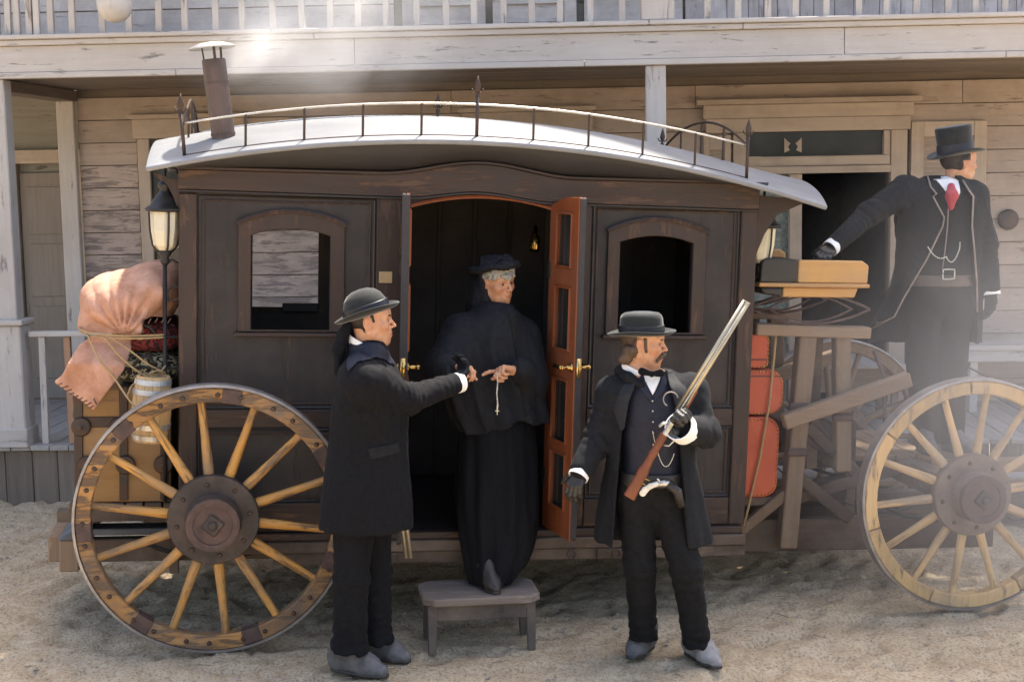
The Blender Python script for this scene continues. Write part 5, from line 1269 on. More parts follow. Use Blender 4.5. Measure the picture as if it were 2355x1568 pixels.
# ================================================================== woman in the doorway
YB = 7.50
foot = at(1128, 1366, 7.17); zst = .295
Bp = Person('grey haired woman in black bonnet and mantle stepping down from the coach', gnd(1130, 1400) * np.array([1, 0, 0]) + (0, 7.3, zst))
HB = Head(at(1141, 648, YB), R(-46), R(-5), R(5), .98)
chest = at(1132, 790, YB + .02); pel = at(1140, 1000, YB)
sR, eR, wR2 = at(1060, 765, 7.42), at(1022, 850, 7.30), at(1050, 846, 7.11)
sL, eL, wL = at(1205, 770, 7.50), at(1222, 870, 7.40), at(1183, 852, 7.26)
hips = [at(1110, 1010, 7.48), at(1165, 1010, 7.54)]; kn = [at(1115, 1190, 7.36), at(1170, 1180, 7.50)]; an = [at(1122, 1325, 7.22), at(1178, 1255, 7.58)]
bd = Sdf(.010, [finebox(HB.c, .155), finebox(wL + (-.05, 0, 0), .10), finebox(wR2, .09)], .0036); torso_body(bd, HB, chest, pel, [sR, sL], [eR, eL], [wR2, wL], hips, kn, an)
add_hand(bd, hand(wL, at(1128, 846, 7.20) - wL, (.15, -.45, -.85), 1, (50, 60, 35), .98, .05, (.8, .45, .3), curls=[(8, 14, 10), (60, 75, 45), (68, 80, 45), (72, 80, 45)]))
add_hand(bd, hand(wR2, at(1084, 843, 7.0) - wR2, (-.2, -.1, -.95), -1, (30, 55, 40), .95, .05, (.5, .6, .5)))
Bp.sdf('body', bd, 'skin', HB.tint()); eyes(Bp, HB); brows(Bp, HB, 'hair_grey', .003)
rowsM = [row(700, 1106, 1172, YB, .075, .0), row(712, 1085, 1188, YB, .11), row(728, 1062, 1200, YB, .16), row(760, 1035, 1216, YB, .19), row(800, 1020, 1228, YB, .20), row(850, 1014, 1240, YB, .21), row(900, 1018, 1252, YB, .215), row(950, 1030, 1262, YB, .22), row(985, 1052, 1264, YB, .215)]
foldM = lambda th, z: np.clip((1.74 - z) / .35, .10, 1) * (.045 * np.sin(7 * th + 1.0 * np.sin(4 * z)) + .045 * (1 - 2 * np.abs(np.sin(6.5 * th + 1.5 * z + 1))) )
mant = Sdf(.0075).loft(rowsM, .03, foldM, 2.15)
mant.cap(sR, eR, .10, .10, .06).cap(eR, wR2 + (-.03, .01, -.002), .085, .062, .05).cap(sL, eL, .085, .085, .05).cap(eL, wL + (.035, .01, .0), .075, .05, .04)
mant.cap(at(1108, 712, 7.50), at(1168, 726, 7.40), .05, .045, .04)
wz = at(1100, 980, YB)[2]
mant.all(lambda P_: (wz + .05 * np.sin(9 * P_[0] + 1) + .012 * np.sin(P_[0] * 41)) - P_[2]); folds(mant, .0045, 17, 30, 10); folds(mant, .002, 18, 70, 40)
Bp.sdf('mantle', mant, 'cloth_mantle')
patch(Bp, 'mantle_facing', 'cloth_grey', mant, pxpoly([(1168, 722), (1184, 716), (1206, 760), (1226, 840), (1232, 930), (1206, 962), (1196, 880), (1184, 800)], 7.32), .007, 7.52)
rowsS = [row(900, 1085, 1200, YB, .15), row(960, 1058, 1228, YB, .19), row(1050, 1052, 1236, YB - .01, .22), row(1150, 1050, 1236, YB - .04, .24), row(1240, 1058, 1228, YB - .10, .23), row(1290, 1068, 1212, YB - .14, .22), row(1316, 1074, 1190, YB - .17, .19), row(1330, 1080, 1178, YB - .19, .17)]
foldS = lambda th, z: np.clip((1.2 - z) / .5, .2, 1) * (.055 * np.sin(9 * th + .9 * np.sin(5 * z)) + .035 * np.sin(16 * th + 2.5 * z))
sk = Sdf(.0075).loft(rowsS, .03, foldS); folds(sk, .004, 23, 34, 10); Bp.sdf('skirt', sk, 'cloth_black')
boot(Bp, 'boot', 'black_leather', at(1112, 1318, 7.23), at(1106, 1352, 7.26) * np.array([1, 1, 0]) + (0, 0, zst - .008), at(1146, 1366, 7.06) * np.array([1, 1, 0]) + (0, 0, zst - .008), .86)
# hair, bonnet, veil tied under the chin
hr = Sdf(.0035)
def hairB(P_):
    L = HB.loc(P_); d = sd_ell(L, (.0, 0, .040), (.100, .082, .088)) * HB.s
    d = np.maximum(d, (-L[2] + .028 + .55 * np.maximum(L[0], 0) * .2) * HB.s); return d
hr.add(hairB, HB.c - .14, HB.c + .16, 0)
rr = random.Random(4)
for i in range(46):
    a = rr.uniform(-1.9, 1.9); z = rr.uniform(.030, .085); r_ = .088 * math.sqrt(max(.1, 1 - ((z - .03) / .11) ** 2))
    hr.ell(HB.w((r_ * 1.10 * math.cos(a) + .006, r_ * .90 * math.sin(a), z)), V3((.014, .014, .014)) * rr.uniform(.7, 1.1), .005)
hr.ops.append((lambda P_, F: F + .0022 * wob(41, 260, 260, 7)(P_), None, None, 0, 'w'))
Bp.sdf('hair', hr, 'hair_grey')
bn = Sdf(.0045)
def bonn(P_):
    L = HB.loc(P_); return sd_ell(L, (-.018, 0, .092), (.116, .100, .047)) * HB.s
bn.add(bonn, HB.c - .05 + (0, 0, .0), HB.c + .20, .02); 
for i in range(30):
    a = 2 * math.pi * i / 30; bn.ell(HB.w((-.012 + .122 * math.cos(a), .105 * math.sin(a), .078 + .026 * math.cos(a) + .006 * math.sin(5 * a))), (.024, .024, .013), .015)
for p in ((.05, -.02, .135), (.085, .01, .130), (.10, -.03, .118), (.045, .03, .138), (.115, -.01, .11)): bn.ell(HB.w(p), (.026, .02, .014), .012)
folds(bn, .004, 51, 120, 100); Bp.sdf('bonnet', bn, 'cloth_mantle')
sc_ = Sdf(.005)
sc_.chain([HB.w(p) for p in ((-.03, .080, .06), (-.018, .078, -.01), (-.002, .066, -.085), (.018, .04, -.142), (.03, 0, -.160), (.018, -.04, -.142), (-.002, -.066, -.085), (-.018, -.078, -.01), (-.03, -.080, .06))], [.018, .014, .016, .018, .02, .018, .016, .014, .018], .015)
sc_.chain([HB.w(p) for p in ((-.085, 0, .04), (-.10, 0, -.05), (-.11, 0, -.15))], [.05, .06, .09], .05); sc_.chain([HB.w(p) for p in ((-.06, .06, -.02), (-.06, .07, -.12))], [.03, .05], .05); sc_.chain([HB.w(p) for p in ((-.06, -.06, -.02), (-.06, -.07, -.12))], [.03, .05], .05)
sc_.all(lambda P_: -sd_ell(HB.loc(P_), (.03, 0, -.0), (.085, .070, .128)) * HB.s, .004)
folds(sc_, .004, 61, 70, 30); Bp.sdf('scarf', sc_, 'cloth_mantle')
rs = empty('rosary', np.eye(3), at(1143, 868, 7.16)); tag(rs, 'pale bead rosary hanging from the hand of the woman in black', 'rosary')
mb = MB(); pa = [at(1143, 858, 7.17), at(1144, 880, 7.16), at(1142, 905, 7.15), at(1144, 930, 7.15), at(1143, 940, 7.15)]
o0 = at(1143, 868, 7.16)
for i in range(22):
    t = i / 21 * 4; k = min(3, int(t)); p = pa[k] + (pa[k + 1] - pa[k]) * (t - k); mb.ball(p - o0, .0042, 5)
mb.build('bead_string', 'ivory', rs, smooth=True)
MB().box(-.002, .002, -.002, .002, -.03, .0).box(-.010, .010, -.0025, .0015, -.012, -.008).build('cross', 'silver', rs, loc=pa[-1] - o0)

# ================================================================== gunman with the raised shotgun
YCg = 6.92
Cp = Person('moustached man in open black coat and vest holding a shotgun upright', gnd(1545, 1520))
HC = Head(at(1479, 788, YCg - .02), R(-14), R(-3), R(0), .99)
chest = at(1500, 900, YCg + .01); pel = at(1498, 1110, YCg)
sR, eR, wR = at(1412, 905, YCg), at(1378, 1000, YCg + .01), at(1338, 1078, YCg - .10)
sL, eL, wL = at(1588, 900, YCg), at(1622, 995, YCg - .08), at(1580, 985, YCg - .28)
wL = at(1576, 984, 6.66)
hips = [at(1462, 1140, YCg), at(1532, 1140, YCg)]; kn = [at(1470, 1300, 6.90), at(1577, 1305, 6.84)]; an = [at(1480, 1468, 6.98), at(1603, 1485, 6.90)]
bd = Sdf(.010, [finebox(HC.c, .165)], .0036); torso_body(bd, HC, chest, pel, [sR, sL], [eR, eL], [wR, wL], hips, kn, an)
Cp.sdf('body', bd, 'skin', HC.tint(stubble=.35)); eyes(Cp, HC); brows(Cp, HC, 'hair_brown', .0045)
rowsV = [row(855, 1468, 1530, YCg, .075), row(872, 1440, 1556, YCg, .11), row(895, 1424, 1574, YCg, .128), row(950, 1424, 1576, YCg, .135), row(1010, 1430, 1570, YCg, .128), row(1060, 1434, 1566, YCg, .122), row(1098, 1430, 1568, YCg, .125)]
vest = Sdf(.006).loft(rowsV, .02, None, 2.3); folds(vest, .003, 71, 34, 14)
Cp.sdf('vest', vest, 'cloth_navy')
YF_ = YCg - .10
patch(Cp, 'shirt_front', 'linen', vest, pxpoly([(1476, 852), (1524, 852), (1518, 872), (1499, 908), (1481, 872)], YF_), .005, YCg - .04)
for q, poly in ((0, [(1466, 856), (1480, 858), (1484, 880), (1498, 912), (1498, 926), (1470, 895), (1458, 870)]), (1, [(1532, 856), (1520, 858), (1516, 880), (1500, 912), (1500, 926), (1528, 897), (1540, 872)])):
    patch(Cp, 'vest_lapel', 'cloth_navy', vest, pxpoly(poly, YF_), .009, YCg - .03)
mb = MB()
for y in (922, 945, 970, 995, 1022, 1048): mb_ = MB().ball(at(1500 + (y - 920) * .02, y, YCg - .139), .0048, 6, (1, .5, 1)); Cp.mb('vest_button', mb_, 'silver')
rowsC = [row(852, 1462, 1534, YCg + .02, .085), row(868, 1430, 1566, YCg + .01, .13), row(890, 1405, 1592, YCg, .158), row(940, 1400, 1600, YCg, .165), row(1000, 1402, 1596, YCg, .16), row(1060, 1396, 1598, YCg, .16), row(1120, 1386, 1610, YCg + .01, .17), row(1180, 1376, 1624, YCg + .02, .185), row(1240, 1370, 1636, YCg + .03, .195)]
foldC = lambda th, z: .03 * np.clip((1.1 - z) / .5, 0, 1) * np.sin(6 * th + 2 * z + .4) + .012 * np.clip((1.2 - z) / .5, 0, 1) * np.sin(13 * th)
coat = Sdf(.0075).loft(rowsC, .03, foldC, 2.3)
coat.cap(chest + (V3(sR) - chest) * .6, sR, .085, .084, .05).cap(sR, eR, .080, .068, .04).cap(eR, wR, .068, .056, .04)
coat.cap(chest + (V3(sL) - chest) * .6, sL, .085, .084, .05).cap(sL, eL, .078, .064, .04).cap(eL, wL, .062, .056, .04)
folds(coat, .0045, 81, 28, 10); folds(coat, .002, 82, 64, 40); crease(coat, eR, V3(wR) - sR, .010, 66, .13, 1); crease(coat, eL, (1, 0, .4), .012, 60, .13, 2); crease(coat, V3(sR) + (0, 0, -.08), (0, 0, 1), .008, 60, .1, 3)
opn = pxpoly([(1466, 840), (1440, 905), (1430, 985), (1424, 1060), (1416, 1150), (1408, 1260), (1580, 1260), (1570, 1150), (1566, 1060), (1556, 960), (1546, 905), (1532, 840)], YF_)
ip = inpoly(opn)
def cutC(P_): return np.maximum(ip(P_), P_[1] - (YCg + .015))
coat.ops.append((cutC, V3((-9, 0, -9)), V3((9, YCg + .02, 9)), .006, 's'))
# the raised forearm must survive the cut
coat.cap(eL, wL, .062, .056, .03)
Cp.sdf('coat', coat, 'cloth_grey')
lo_ = Sdf(.0075).loft(rowsC, .03, foldC, 2.3)
patch(Cp, 'coat_lapel', 'lapel_grey', lo_, pxpoly([(1452, 850), (1468, 848), (1458, 886), (1444, 920), (1434, 983), (1426, 990), (1410, 945), (1404, 895), (1428, 872)], YF_), .010, YCg - .03)
patch(Cp, 'coat_lapel', 'lapel_grey', lo_, pxpoly([(1530, 850), (1546, 852), (1588, 872), (1582, 905), (1572, 960), (1556, 955), (1547, 912), (1536, 880)], YF_), .010, YCg - .03)
collar_ring(Cp, 'shirt_collar', HC, 'linen', .062, -.165, -.122, .026, flare=.006)
cc = Sdf(.005); cc.chain([HC.w(p) for p in ((.02, .085, -.20), (-.05, .080, -.165), (-.105, 0, -.150), (-.05, -.080, -.165), (.02, -.085, -.20))], [.022, .024, .026, .024, .022], .02); Cp.sdf('coat_collar', cc, 'cloth_grey')
bt = Sdf(.0035); c0 = at(1498, 860, YCg - .135)
for q in (-1, 1): bt.cap(c0, c0 + V3((q * .045, .018, .006 - .004 * q)), .010, .019, .006)
bt.ell(c0 + V3((0, -.004, 0)), (.014, .012, .015), .004); bt.all(lambda P_: np.abs(P_[1] - c0[1] - .012) - .022); Cp.sdf('bow_tie', bt, 'cloth_black')
tr = Sdf(.0075); tr.ell(pel + (0, 0, -.005), (.165, .125, .14), .04)
for i, (h_, k_, a_) in enumerate(zip(hips, kn, an)): tr.cap(h_ + (V3(pel) - h_) * .3, h_, .105, .10, .04).cap(h_, k_, .098, .076, .03).cap(k_, a_, .074, .066, .03).cap(a_, V3(a_) + (0, 0, -.01), .068, .070, .02)
tr.all(lambda P_: np.where(P_[0] < at(1540, 1490, 6.9)[0], at(1480, 1466, 6.98)[2], at(1600, 1484, 6.90)[2]) - P_[2]); folds(tr, .0045, 91, 34, 22); [crease(tr, k_, (0.2, 0, 1), .010, 42, .15, i) for i, k_ in enumerate(kn)]; [crease(tr, V3(a_) + (0, 0, .07), (0, 0, 1), .011, 62, .12, i + 5) for i, a_ in enumerate(an)]; crease(tr, pel + (0, -.1, -.05), (1, 0, .5), .010, 50, .15, 9); Cp.sdf('trousers', tr, 'cloth_trouser')
boot(Cp, 'boot', 'boot_dusty', at(1484, 1460, 6.98), gnd(1492, 1484), gnd(1448, 1516), 1.12); boot(Cp, 'boot', 'boot_pale', at(1600, 1478, 6.90), gnd(1584, 1498), gnd(1652, 1538), 1.14)
gl = add_hand(Sdf(.0035), hand(wR, at(1318, 1122, YCg - .13) - wR, (.5, .75, .0), 1, (25, 35, 25), 1.02, .08, grow=.002)); gl.cap(wR + (.01, 0, .02), wR, .030, .030, .02); Cp.sdf('glove', gl, 'black_leather')
axd = (V3(wR) - eR) / np.linalg.norm(V3(wR) - eR); cuff(Cp, V3(wR) + axd * .03, axd, .049, .018)
axl = (V3(wL) - eL) / np.linalg.norm(V3(wL) - eL)
# gun line: butt lower left to muzzle upper right
g0, g1 = at(1440, 1142, 6.62), at(1716, 693, 6.60); gd = (g1 - g0) / np.linalg.norm(g1 - g0); GL = np.linalg.norm(g1 - g0)
grip = at(1552, 938, 6.57)
hv = grip - wL
gl = add_hand(Sdf(.0035), hand(wL + hv * .08, hv + V3((-.02, -.03, .03)), (.55, -.35, -.5), 1, (38, 55, 45), 1.08, .03, (.5, .6, .6), grow=.002)); gl.cap(wL - hv * .2, wL + hv * .4, .036, .036, .02); Cp.sdf('glove', gl, 'black_leather')
cuff(Cp, wL + V3((-.02, -.035, .0)), V3((-.45, -.75, .45)), .066, .05)
cuff(Cp, wL + V3((-.002, -.004, -.002)), V3((-.45, -.75, .45)), .062, .03)
# belt, chains
band_on(Cp, 'gun_belt', 'black_leather', [row(1060, 1430, 1570, YCg, .138), row(1090, 1426, 1574, YCg, .142), row(1130, 1420, 1580, YCg, .145)], at(1500, 1108, YCg)[2], at(1500, 1080, YCg)[2], .006)
def chainmb(pts, r, n=40):
    mb = MB(); P_ = [V3(p) for p in pts]; seg = [np.linalg.norm(b - a) for a, b in zip(P_[:-1], P_[1:])]; tot = sum(seg); d = 0; out = []
    for i in range(n + 1):
        s_ = tot * i / n; k = 0
        while k < len(seg) - 1 and s_ > seg[k]: s_ -= seg[k]; k += 1
        out.append(P_[k] + (P_[k + 1] - P_[k]) * min(1, s_ / seg[k]))
    mb.tube(out, [r * (1.25 if i % 2 else .7) for i in range(n + 1)], 6); return mb
def cat(p, q, sag, n=12): p, q = V3(p), V3(q); return [p + (q - p) * t - ZUP * sag * 4 * t * (1 - t) for t in np.linspace(0, 1, n)]
yv = YCg - .145
Cp.mb('watch_chain', chainmb([at(1500, 990, yv), at(1504, 1010, yv), at(1509, 1030, yv)] + cat(at(1510, 1032, yv), at(1550, 1042, yv), .075), .0023, 60), 'silver')
Cp.mb('braided_cord', chainmb([at(1530 + 17 * math.cos(t) + 12, 912 - 17 * math.sin(t) + 6, 6.62) for t in np.linspace(.2, 4.2, 16)], .0032, 40), 'piping')
# hat
def curlC(t, e): return (.022 * abs(math.sin(t)) ** 2 + .016 * max(0, math.cos(t)) ** 4 - .012) * min(1, e / .05) if e > 0 else 0
profC = [(.02, .096, 0), (.5, .099, 0), (.78, .094, 0), (.90, .083, 0), (.95, .066, 0), (1.0, .006, 0), (1.0, -.004, .003), (1.0, -.008, .02), (1.0, -.005, .04), (1.0, .003, .054), (1.0, .006, .058), (1.0, .0, .0585), (1.0, -.011, .04), (1.0, -.014, .02), (1.0, -.014, 0), (.9, -.01, 0)]
Cp.mb('felt_hat', hatmesh(HC, .110, .090, profC, curlC, 44, (-.012, 0, .052), R(4)), 'felt')
Cp.mb('hat_band', hatmesh(HC, .1125, .0925, [(.985, .034, 0), (.99, .033, .001), (1.002, .004, .002), (.99, .002, 0)], lambda t, e: 0, 44, (-.012, 0, .052), R(4)), 'ribbon', smooth=False)
hb = Sdf(.004); hb.add(HC.sdf(), HC.c - .15, HC.c + .15, 0); hb.ops.append((lambda P_, F: F - .006, None, None, 0, 'w'))
def hairC(P_):
    L = HC.loc(P_); return np.maximum(np.maximum(L[0] + .022, -L[2] - .075), 0 * L[0] - 1)
hb.all(hairC)
for i in range(16):
    a = -2.6 + 2.1 * i / 15; 
    for q in (1, -1): hb.cap(HC.w((-.05 + .02 * math.cos(i), q * .074 * abs(math.sin(1.2 + .3 * i)) * .9 + q * .01, -.03)), HC.w((-.075 - .02 * math.sin(i * 1.7), q * (.06 + .015 * math.sin(i * 2.3)), -.085 - .014 * math.sin(i * 3.1))), .018, .012, .01)
hb.cap(HC.w((.018, .067, .025)), HC.w((.026, .0625, -.034)), .010, .008, .006); hb.cap(HC.w((.018, -.067, .025)), HC.w((.026, -.0625, -.034)), .010, .008, .006)
hb.ops.append((lambda P_, F: F + .0022 * wob(44, 200, 60, 7)(P_), None, None, 0, 'w'))
Cp.sdf('hair', hb, 'hair_brown')
ms = Sdf(.003)
for q in (1, -1): ms.chain([HC.w(p) for p in ((.1075, 0, -.047), (.103, q * .016, -.051), (.092, q * .031, -.062), (.080, q * .040, -.078), (.078, q * .042, -.088))], [.0085, .0105, .0085, .006, .003], .008)
ms.ops.append((lambda P_, F: F + .0014 * wob(45, 300, 300, 7)(P_), None, None, 0, 'w')); Cp.sdf('moustache', ms, 'hair_brown')
# shotgun as a thing of its own
G = empty('shotgun', np.eye(3), g0); tag(G, 'long double barrelled shotgun held upright by the moustached man', 'gun')
gM = np.stack([gd, np.cross(V3((0, -1, 0)), gd) / np.linalg.norm(np.cross(V3((0, -1, 0)), gd)), np.zeros(3)], 1); gM[:, 2] = np.cross(gM[:, 0], gM[:, 1])
def gp(a, b=0, c=0): return gM @ V3((a, b, c))          # along, across in the picture plane, towards the camera
bl = .44 * GL
for q in (-.0108, .0108):
    MB().tube([gp(bl, q, 0), gp(GL, q * .92, 0)], [.0115, .0098], 14).build('barrel', 'gunbarrel', G, smooth=True)
    MB().lathe([(.006, 0), (.0112, 0), (.0112, .004), (.006, .004)], 14, Matrix.Translation(Vector(gp(GL - .003, q * .92, 0))) @ Vector(gd).to_track_quat('Z', 'Y').to_matrix().to_4x4()).build('muzzle', 'silver', G)
    MB().lathe([(0, 0), (.0068, 0), (.0068, .002), (0, .002)], 12, Matrix.Translation(Vector(gp(GL - .001, q * .92, 0))) @ Vector(gd).to_track_quat('Z', 'Y').to_matrix().to_4x4()).build('bore', 'iron_dark', G)
MB().tube([gp(bl, 0, .012), gp(GL, 0, .010)], .003, 6).build('barrel_rib', 'steel', G)
sdg = Sdf(.004); o0 = V3(g0)
sdg.chain([o0 + gp(0.0, -.012), o0 + gp(.14, -.004), o0 + gp(.24, 0), o0 + gp(.34, .002)], [.030, .024, .017, .020], .015)
sdg.all(lambda P_: np.abs((P_[1] - (o0[1] + (P_[0] - o0[0]) * gd[1] / gd[0]))) - .019, .006); sdg.all(lambda P_: -((P_[0] - o0[0]) * gd[0] + (P_[1] - o0[1]) * gd[1] + (P_[2] - o0[2]) * gd[2]) + .004)
me = sdg.mesh('stock'); me.transform(Matrix.Translation(-Vector(o0))); link('stock', me, 'gunstock', G, smooth=True)
MB().bar(gp(.34, 0, 0), gp(bl + .01, 0, 0), .028, .036, gM[:, 2]).build('receiver', 'steel', G, bevel=.006)
MB().tube([gp(.30, -.022), gp(.31, -.045), gp(.34, -.052), gp(.375, -.045), gp(.385, -.02)], .004, 6).build('trigger_guard', 'steel', G, smooth=True)
for q in (-.01, .012): MB().tube([gp(.40, .018, q), gp(.385, .036, q), gp(.365, .042, q)], [.006, .005, .006], 6).build('hammer', 'silver', G, smooth=True)
MB().bar(gp(bl + .02, -.016, 0), gp(bl + .13, -.014, 0), .026, .018, gM[:, 2]).build('fore_end', 'gunstock', G, bevel=.006)
# revolver in the belt
rv = empty('revolver', np.eye(3), at(1505, 1115, YCg - .17)); tag(rv, 'ivory gripped revolver tucked in the belt of the moustached man', 'gun')
rv.scale = (1.1, 1.1, 1.1)
sdr = Sdf(.0025); sdr.chain([(.012, 0, .006), (-.02, -.004, -.004), (-.042, -.006, -.020), (-.052, -.006, -.034)], [.012, .011, .013, .015], .008); sdr.all(lambda P_: np.abs(P_[1] + .004) - .011, .004); link('grip', sdr.mesh('grip'), 'ivory', rv, smooth=True)
MB().tube([(.014, 0, .006), (.045, .004, .008), (.07, .008, .004)], [.013, .016, .013], 12).build('cylinder', 'silver', rv, smooth=True)
MB().tube([(-.02, 0, .018), (-.045, 0, .03), (-.058, 0, .022), (-.055, 0, .008), (-.035, 0, -.002)], .003, 6).build('trigger_guard', 'brass', rv, smooth=True); MB().tube([(.02, -.002, .018), (.01, -.004, .03)], .004, 6).build('hammer', 'silver', rv)
MB().tube([(.06, .004, .006), (.10, .012, -.03), (.12, .02, -.10)], [.02, .022, .016], 10).build('holster', 'black_leather', rv, smooth=True)

# ================================================================== driver standing on the footboard
YD = 8.55
fz = cw((4.0, 1.2, .832))
Dp = Person('man in tall top hat and red cravat standing on the footboard of the coach', at(2150, 1045, YD))
HD = Head(at(2204, 374, YD), R(14), R(0), R(0), 1.0)
chest = at(2155, 490, YD); pel = at(2158, 680, YD)
sR, eR, wR = at(2082, 440, YD - .02), at(1998, 492, YD - .12), at(1918, 563, YD - .30)
sL, eL, wL = at(2236, 452, YD), at(2266, 560, YD - .01), at(2277, 662, YD - .06)
hips = [at(2120, 700, YD), at(2190, 700, YD)]; kn = [at(2122, 880, YD - .02), at(2185, 880, YD - .02)]
zf = float(fz[2]) + .012; an = [at(2132, 1010, YD), at(2186, 1010, YD)]
an = [V3((a[0], a[1], zf + .09)) for a in an]
bd = Sdf(.010, [finebox(HD.c, .165)], .0036); torso_body(bd, HD, chest, pel, [sR, sL], [eR, eL], [wR, wL], hips, kn, an)
Dp.sdf('body', bd, 'skin', HD.tint()); eyes(Dp, HD); brows(Dp, HD, 'hair_dark', .004)
rowsV = [row(415, 2135, 2212, YD, .08), row(432, 2095, 2235, YD, .125), row(470, 2080, 2240, YD, .145), row(540, 2085, 2238, YD, .14), row(600, 2090, 2232, YD, .135), row(655, 2090, 2232, YD, .135)]
vest = Sdf(.0065).loft(rowsV, .02, None, 2.3); folds(vest, .003, 101, 34, 14); Dp.sdf('vest', vest, 'cloth_grey')
YF_ = YD - .12
patch(Dp, 'shirt_front', 'linen', vest, pxpoly([(2146, 395), (2208, 415), (2206, 445), (2190, 470), (2172, 440)], YF_), .006, YD - .02)
cv = Sdf(.004); cv.chain([at(2186, 430, YD - .15), at(2188, 450, YD - .165), at(2186, 476, YD - .16)], [.022, .032, .018], .02); folds(cv, .003, 103, 90, 40); Dp.sdf('cravat', cv, 'cravat')
collar_ring(Dp, 'shirt_collar', HD, 'linen', .066, -.165, -.110, .03, flare=.006)
rowsC = [row(405, 2140, 2205, YD + .02, .09), row(420, 2090, 2238, YD + .01, .14), row(445, 2066, 2250, YD, .17), row(500, 2060, 2256, YD, .175), row(560, 2062, 2256, YD, .17), row(620, 2062, 2252, YD, .165), row(680, 2040, 2252, YD + .02, .18), row(740, 2012, 2252, YD + .04, .20), row(785, 1992, 2250, YD + .05, .21)]
foldD = lambda th, z: .03 * np.clip((1.9 - z) / .5, 0, 1) * np.sin(6 * th + 2 * z)
coat = Sdf(.008).loft(rowsC, .03, foldD, 2.3)
coat.cap(chest + (V3(sR) - chest) * .6, sR, .09, .088, .05).cap(sR, eR, .084, .068, .04).cap(eR, wR, .066, .050, .04).cap(chest + (V3(sL) - chest) * .6, sL, .09, .085, .05).cap(sL, eL, .08, .066, .04).cap(eL, wL, .066, .055, .04)
folds(coat, .005, 111, 28, 10); folds(coat, .002, 112, 64, 40); crease(coat, eR, V3(wR) - sR, .010, 66, .13, 1); crease(coat, eL, (0, 0, 1), .010, 60, .12, 2); crease(coat, V3(sR) + (-.06, 0, -.02), V3(eR) - sR, .009, 60, .12, 3)
ledge = [(2140, 405), (2136, 430), (2148, 446), (2140, 452), (2165, 500), (2162, 520), (2144, 560), (2128, 596), (2104, 640), (2078, 690), (2060, 730), (2010, 765), (1960, 800)]
redge_ = [(2212, 415), (2226, 440), (2236, 452), (2232, 520), (2240, 580), (2248, 650), (2252, 720), (2254, 800)]
ip2 = inpoly(pxpoly([(x, y) for x, y in ledge] + redge_[::-1] + [(2180, 380)], YD - .15))
coat.ops.append((lambda P_: np.maximum(ip2(P_), P_[1] - (YD + .015)), V3((-9, 0, -9)), V3((9, YD + .02, 9)), .006, 's'))
Dp.sdf('coat', coat, 'cloth_grey')
for lst in (ledge[:-1], redge_[:-1]):
    pts = []
    for i, (x, y) in enumerate(lst):
        q = np.interp(y, [405, 445, 560, 680, 780], [.10, .150, .160, .155, .17]); pts.append(at(x + (-3 if lst is ledge[:-1] else 3), y, YD - q))
    # follow the coat surface: sit on the ellipse of the coat at this height
    P2 = []
    zz = sorted((r_[0], r_) for r_ in rowsC); Z = [a for a, _ in zz]
    for p in pts:
        cx_ = np.interp(p[2], Z, [r_[1] for _, r_ in zz]); rx_ = np.interp(p[2], Z, [r_[3] for _, r_ in zz]); ry_ = np.interp(p[2], Z, [r_[4] for _, r_ in zz]); cy_ = np.interp(p[2], Z, [r_[2] for _, r_ in zz])
        u = min(.98, abs(p[0] - cx_) / rx_); P2.append(V3((p[0], cy_ - ry_ * (1 - u ** 2.3) ** (1 / 2.3) - .004, p[2])))
    Dp.mb('coat_piping', MB().tube(P2, .0055, 6), 'piping')
Dp.mb('watch_chain', chainmb(cat(at(2132, 566, YD - .17), at(2176, 590, YD - .165), .035) + cat(at(2176, 592, YD - .165), at(2206, 572, YD - .155), .05) + [at(2207, 556, YD - .15)], .0036, 60), 'silver')
Dp.mb('vest_piping', MB().tube([at(2180, 480, YD - .155), at(2178, 520, YD - .158), at(2172, 580, YD - .15), at(2166, 620, YD - .147)], .004, 6), 'piping'); 
band_on(Dp, 'belt', 'belt_leather', [row(620, 2088, 2234, YD, .14), row(645, 2086, 2236, YD, .142), row(670, 2084, 2238, YD, .145)], at(2160, 656, YD)[2], at(2160, 630, YD)[2], .005)
bc = at(2181, 631, YD - .165)
Dp.mb('belt_buckle', MB().tube([bc + V3((a * .033, 0, b_ * .028)) for a, b_ in ((-1, -1), (-.2, -1.05), (1, -.9), (1.05, 0), (1, 1), (0, 1.05), (-1, 1), (-1.05, 0))], .0045, 6, True), 'silver')
tr = Sdf(.0085); tr.ell(pel + (0, 0, -.01), (.18, .14, .16), .04)
for h_, k_, a_ in zip(hips, kn, an): tr.cap(h_ + (V3(pel) - h_) * .3, h_, .12, .115, .04).cap(h_, k_, .112, .09, .03).cap(k_, a_, .088, .076, .03)
folds(tr, .005, 121, 34, 14); Dp.sdf('trousers', tr, 'cloth_trouser')
for a_, q in zip(an, (-.04, .06)): boot(Dp, 'boot', 'boot_dusty', a_, V3((a_[0] - .03, a_[1] + .04, zf)), V3((a_[0] + q + .02, a_[1] - .20, zf)), 1.0)
gl = add_hand(Sdf(.0035), hand(wR, at(1880, 600, YD - .42) - wR, (-.5, -.2, -.8), 1, (12, 45, 35), 1.08, .05, (.5, .6, .5), grow=.002)); gl.cap(wR + (.02, 0, .02), wR, .032, .032, .02); Dp.sdf('glove', gl, 'black_leather')
axd = (V3(wR) - eR) / np.linalg.norm(V3(wR) - eR); cuff(Dp, V3(wR) + axd * .012, axd, .048, .035)
gl = add_hand(Sdf(.0035), hand(wL, at(2280, 735, YD - .09) - wL, (-.8, -.3, .1), -1, (18, 28, 20), 1.12, .05, grow=.002)); gl.cap(wL + (0, 0, .02), wL, .034, .034, .02); Dp.sdf('glove', gl, 'cloth_grey')
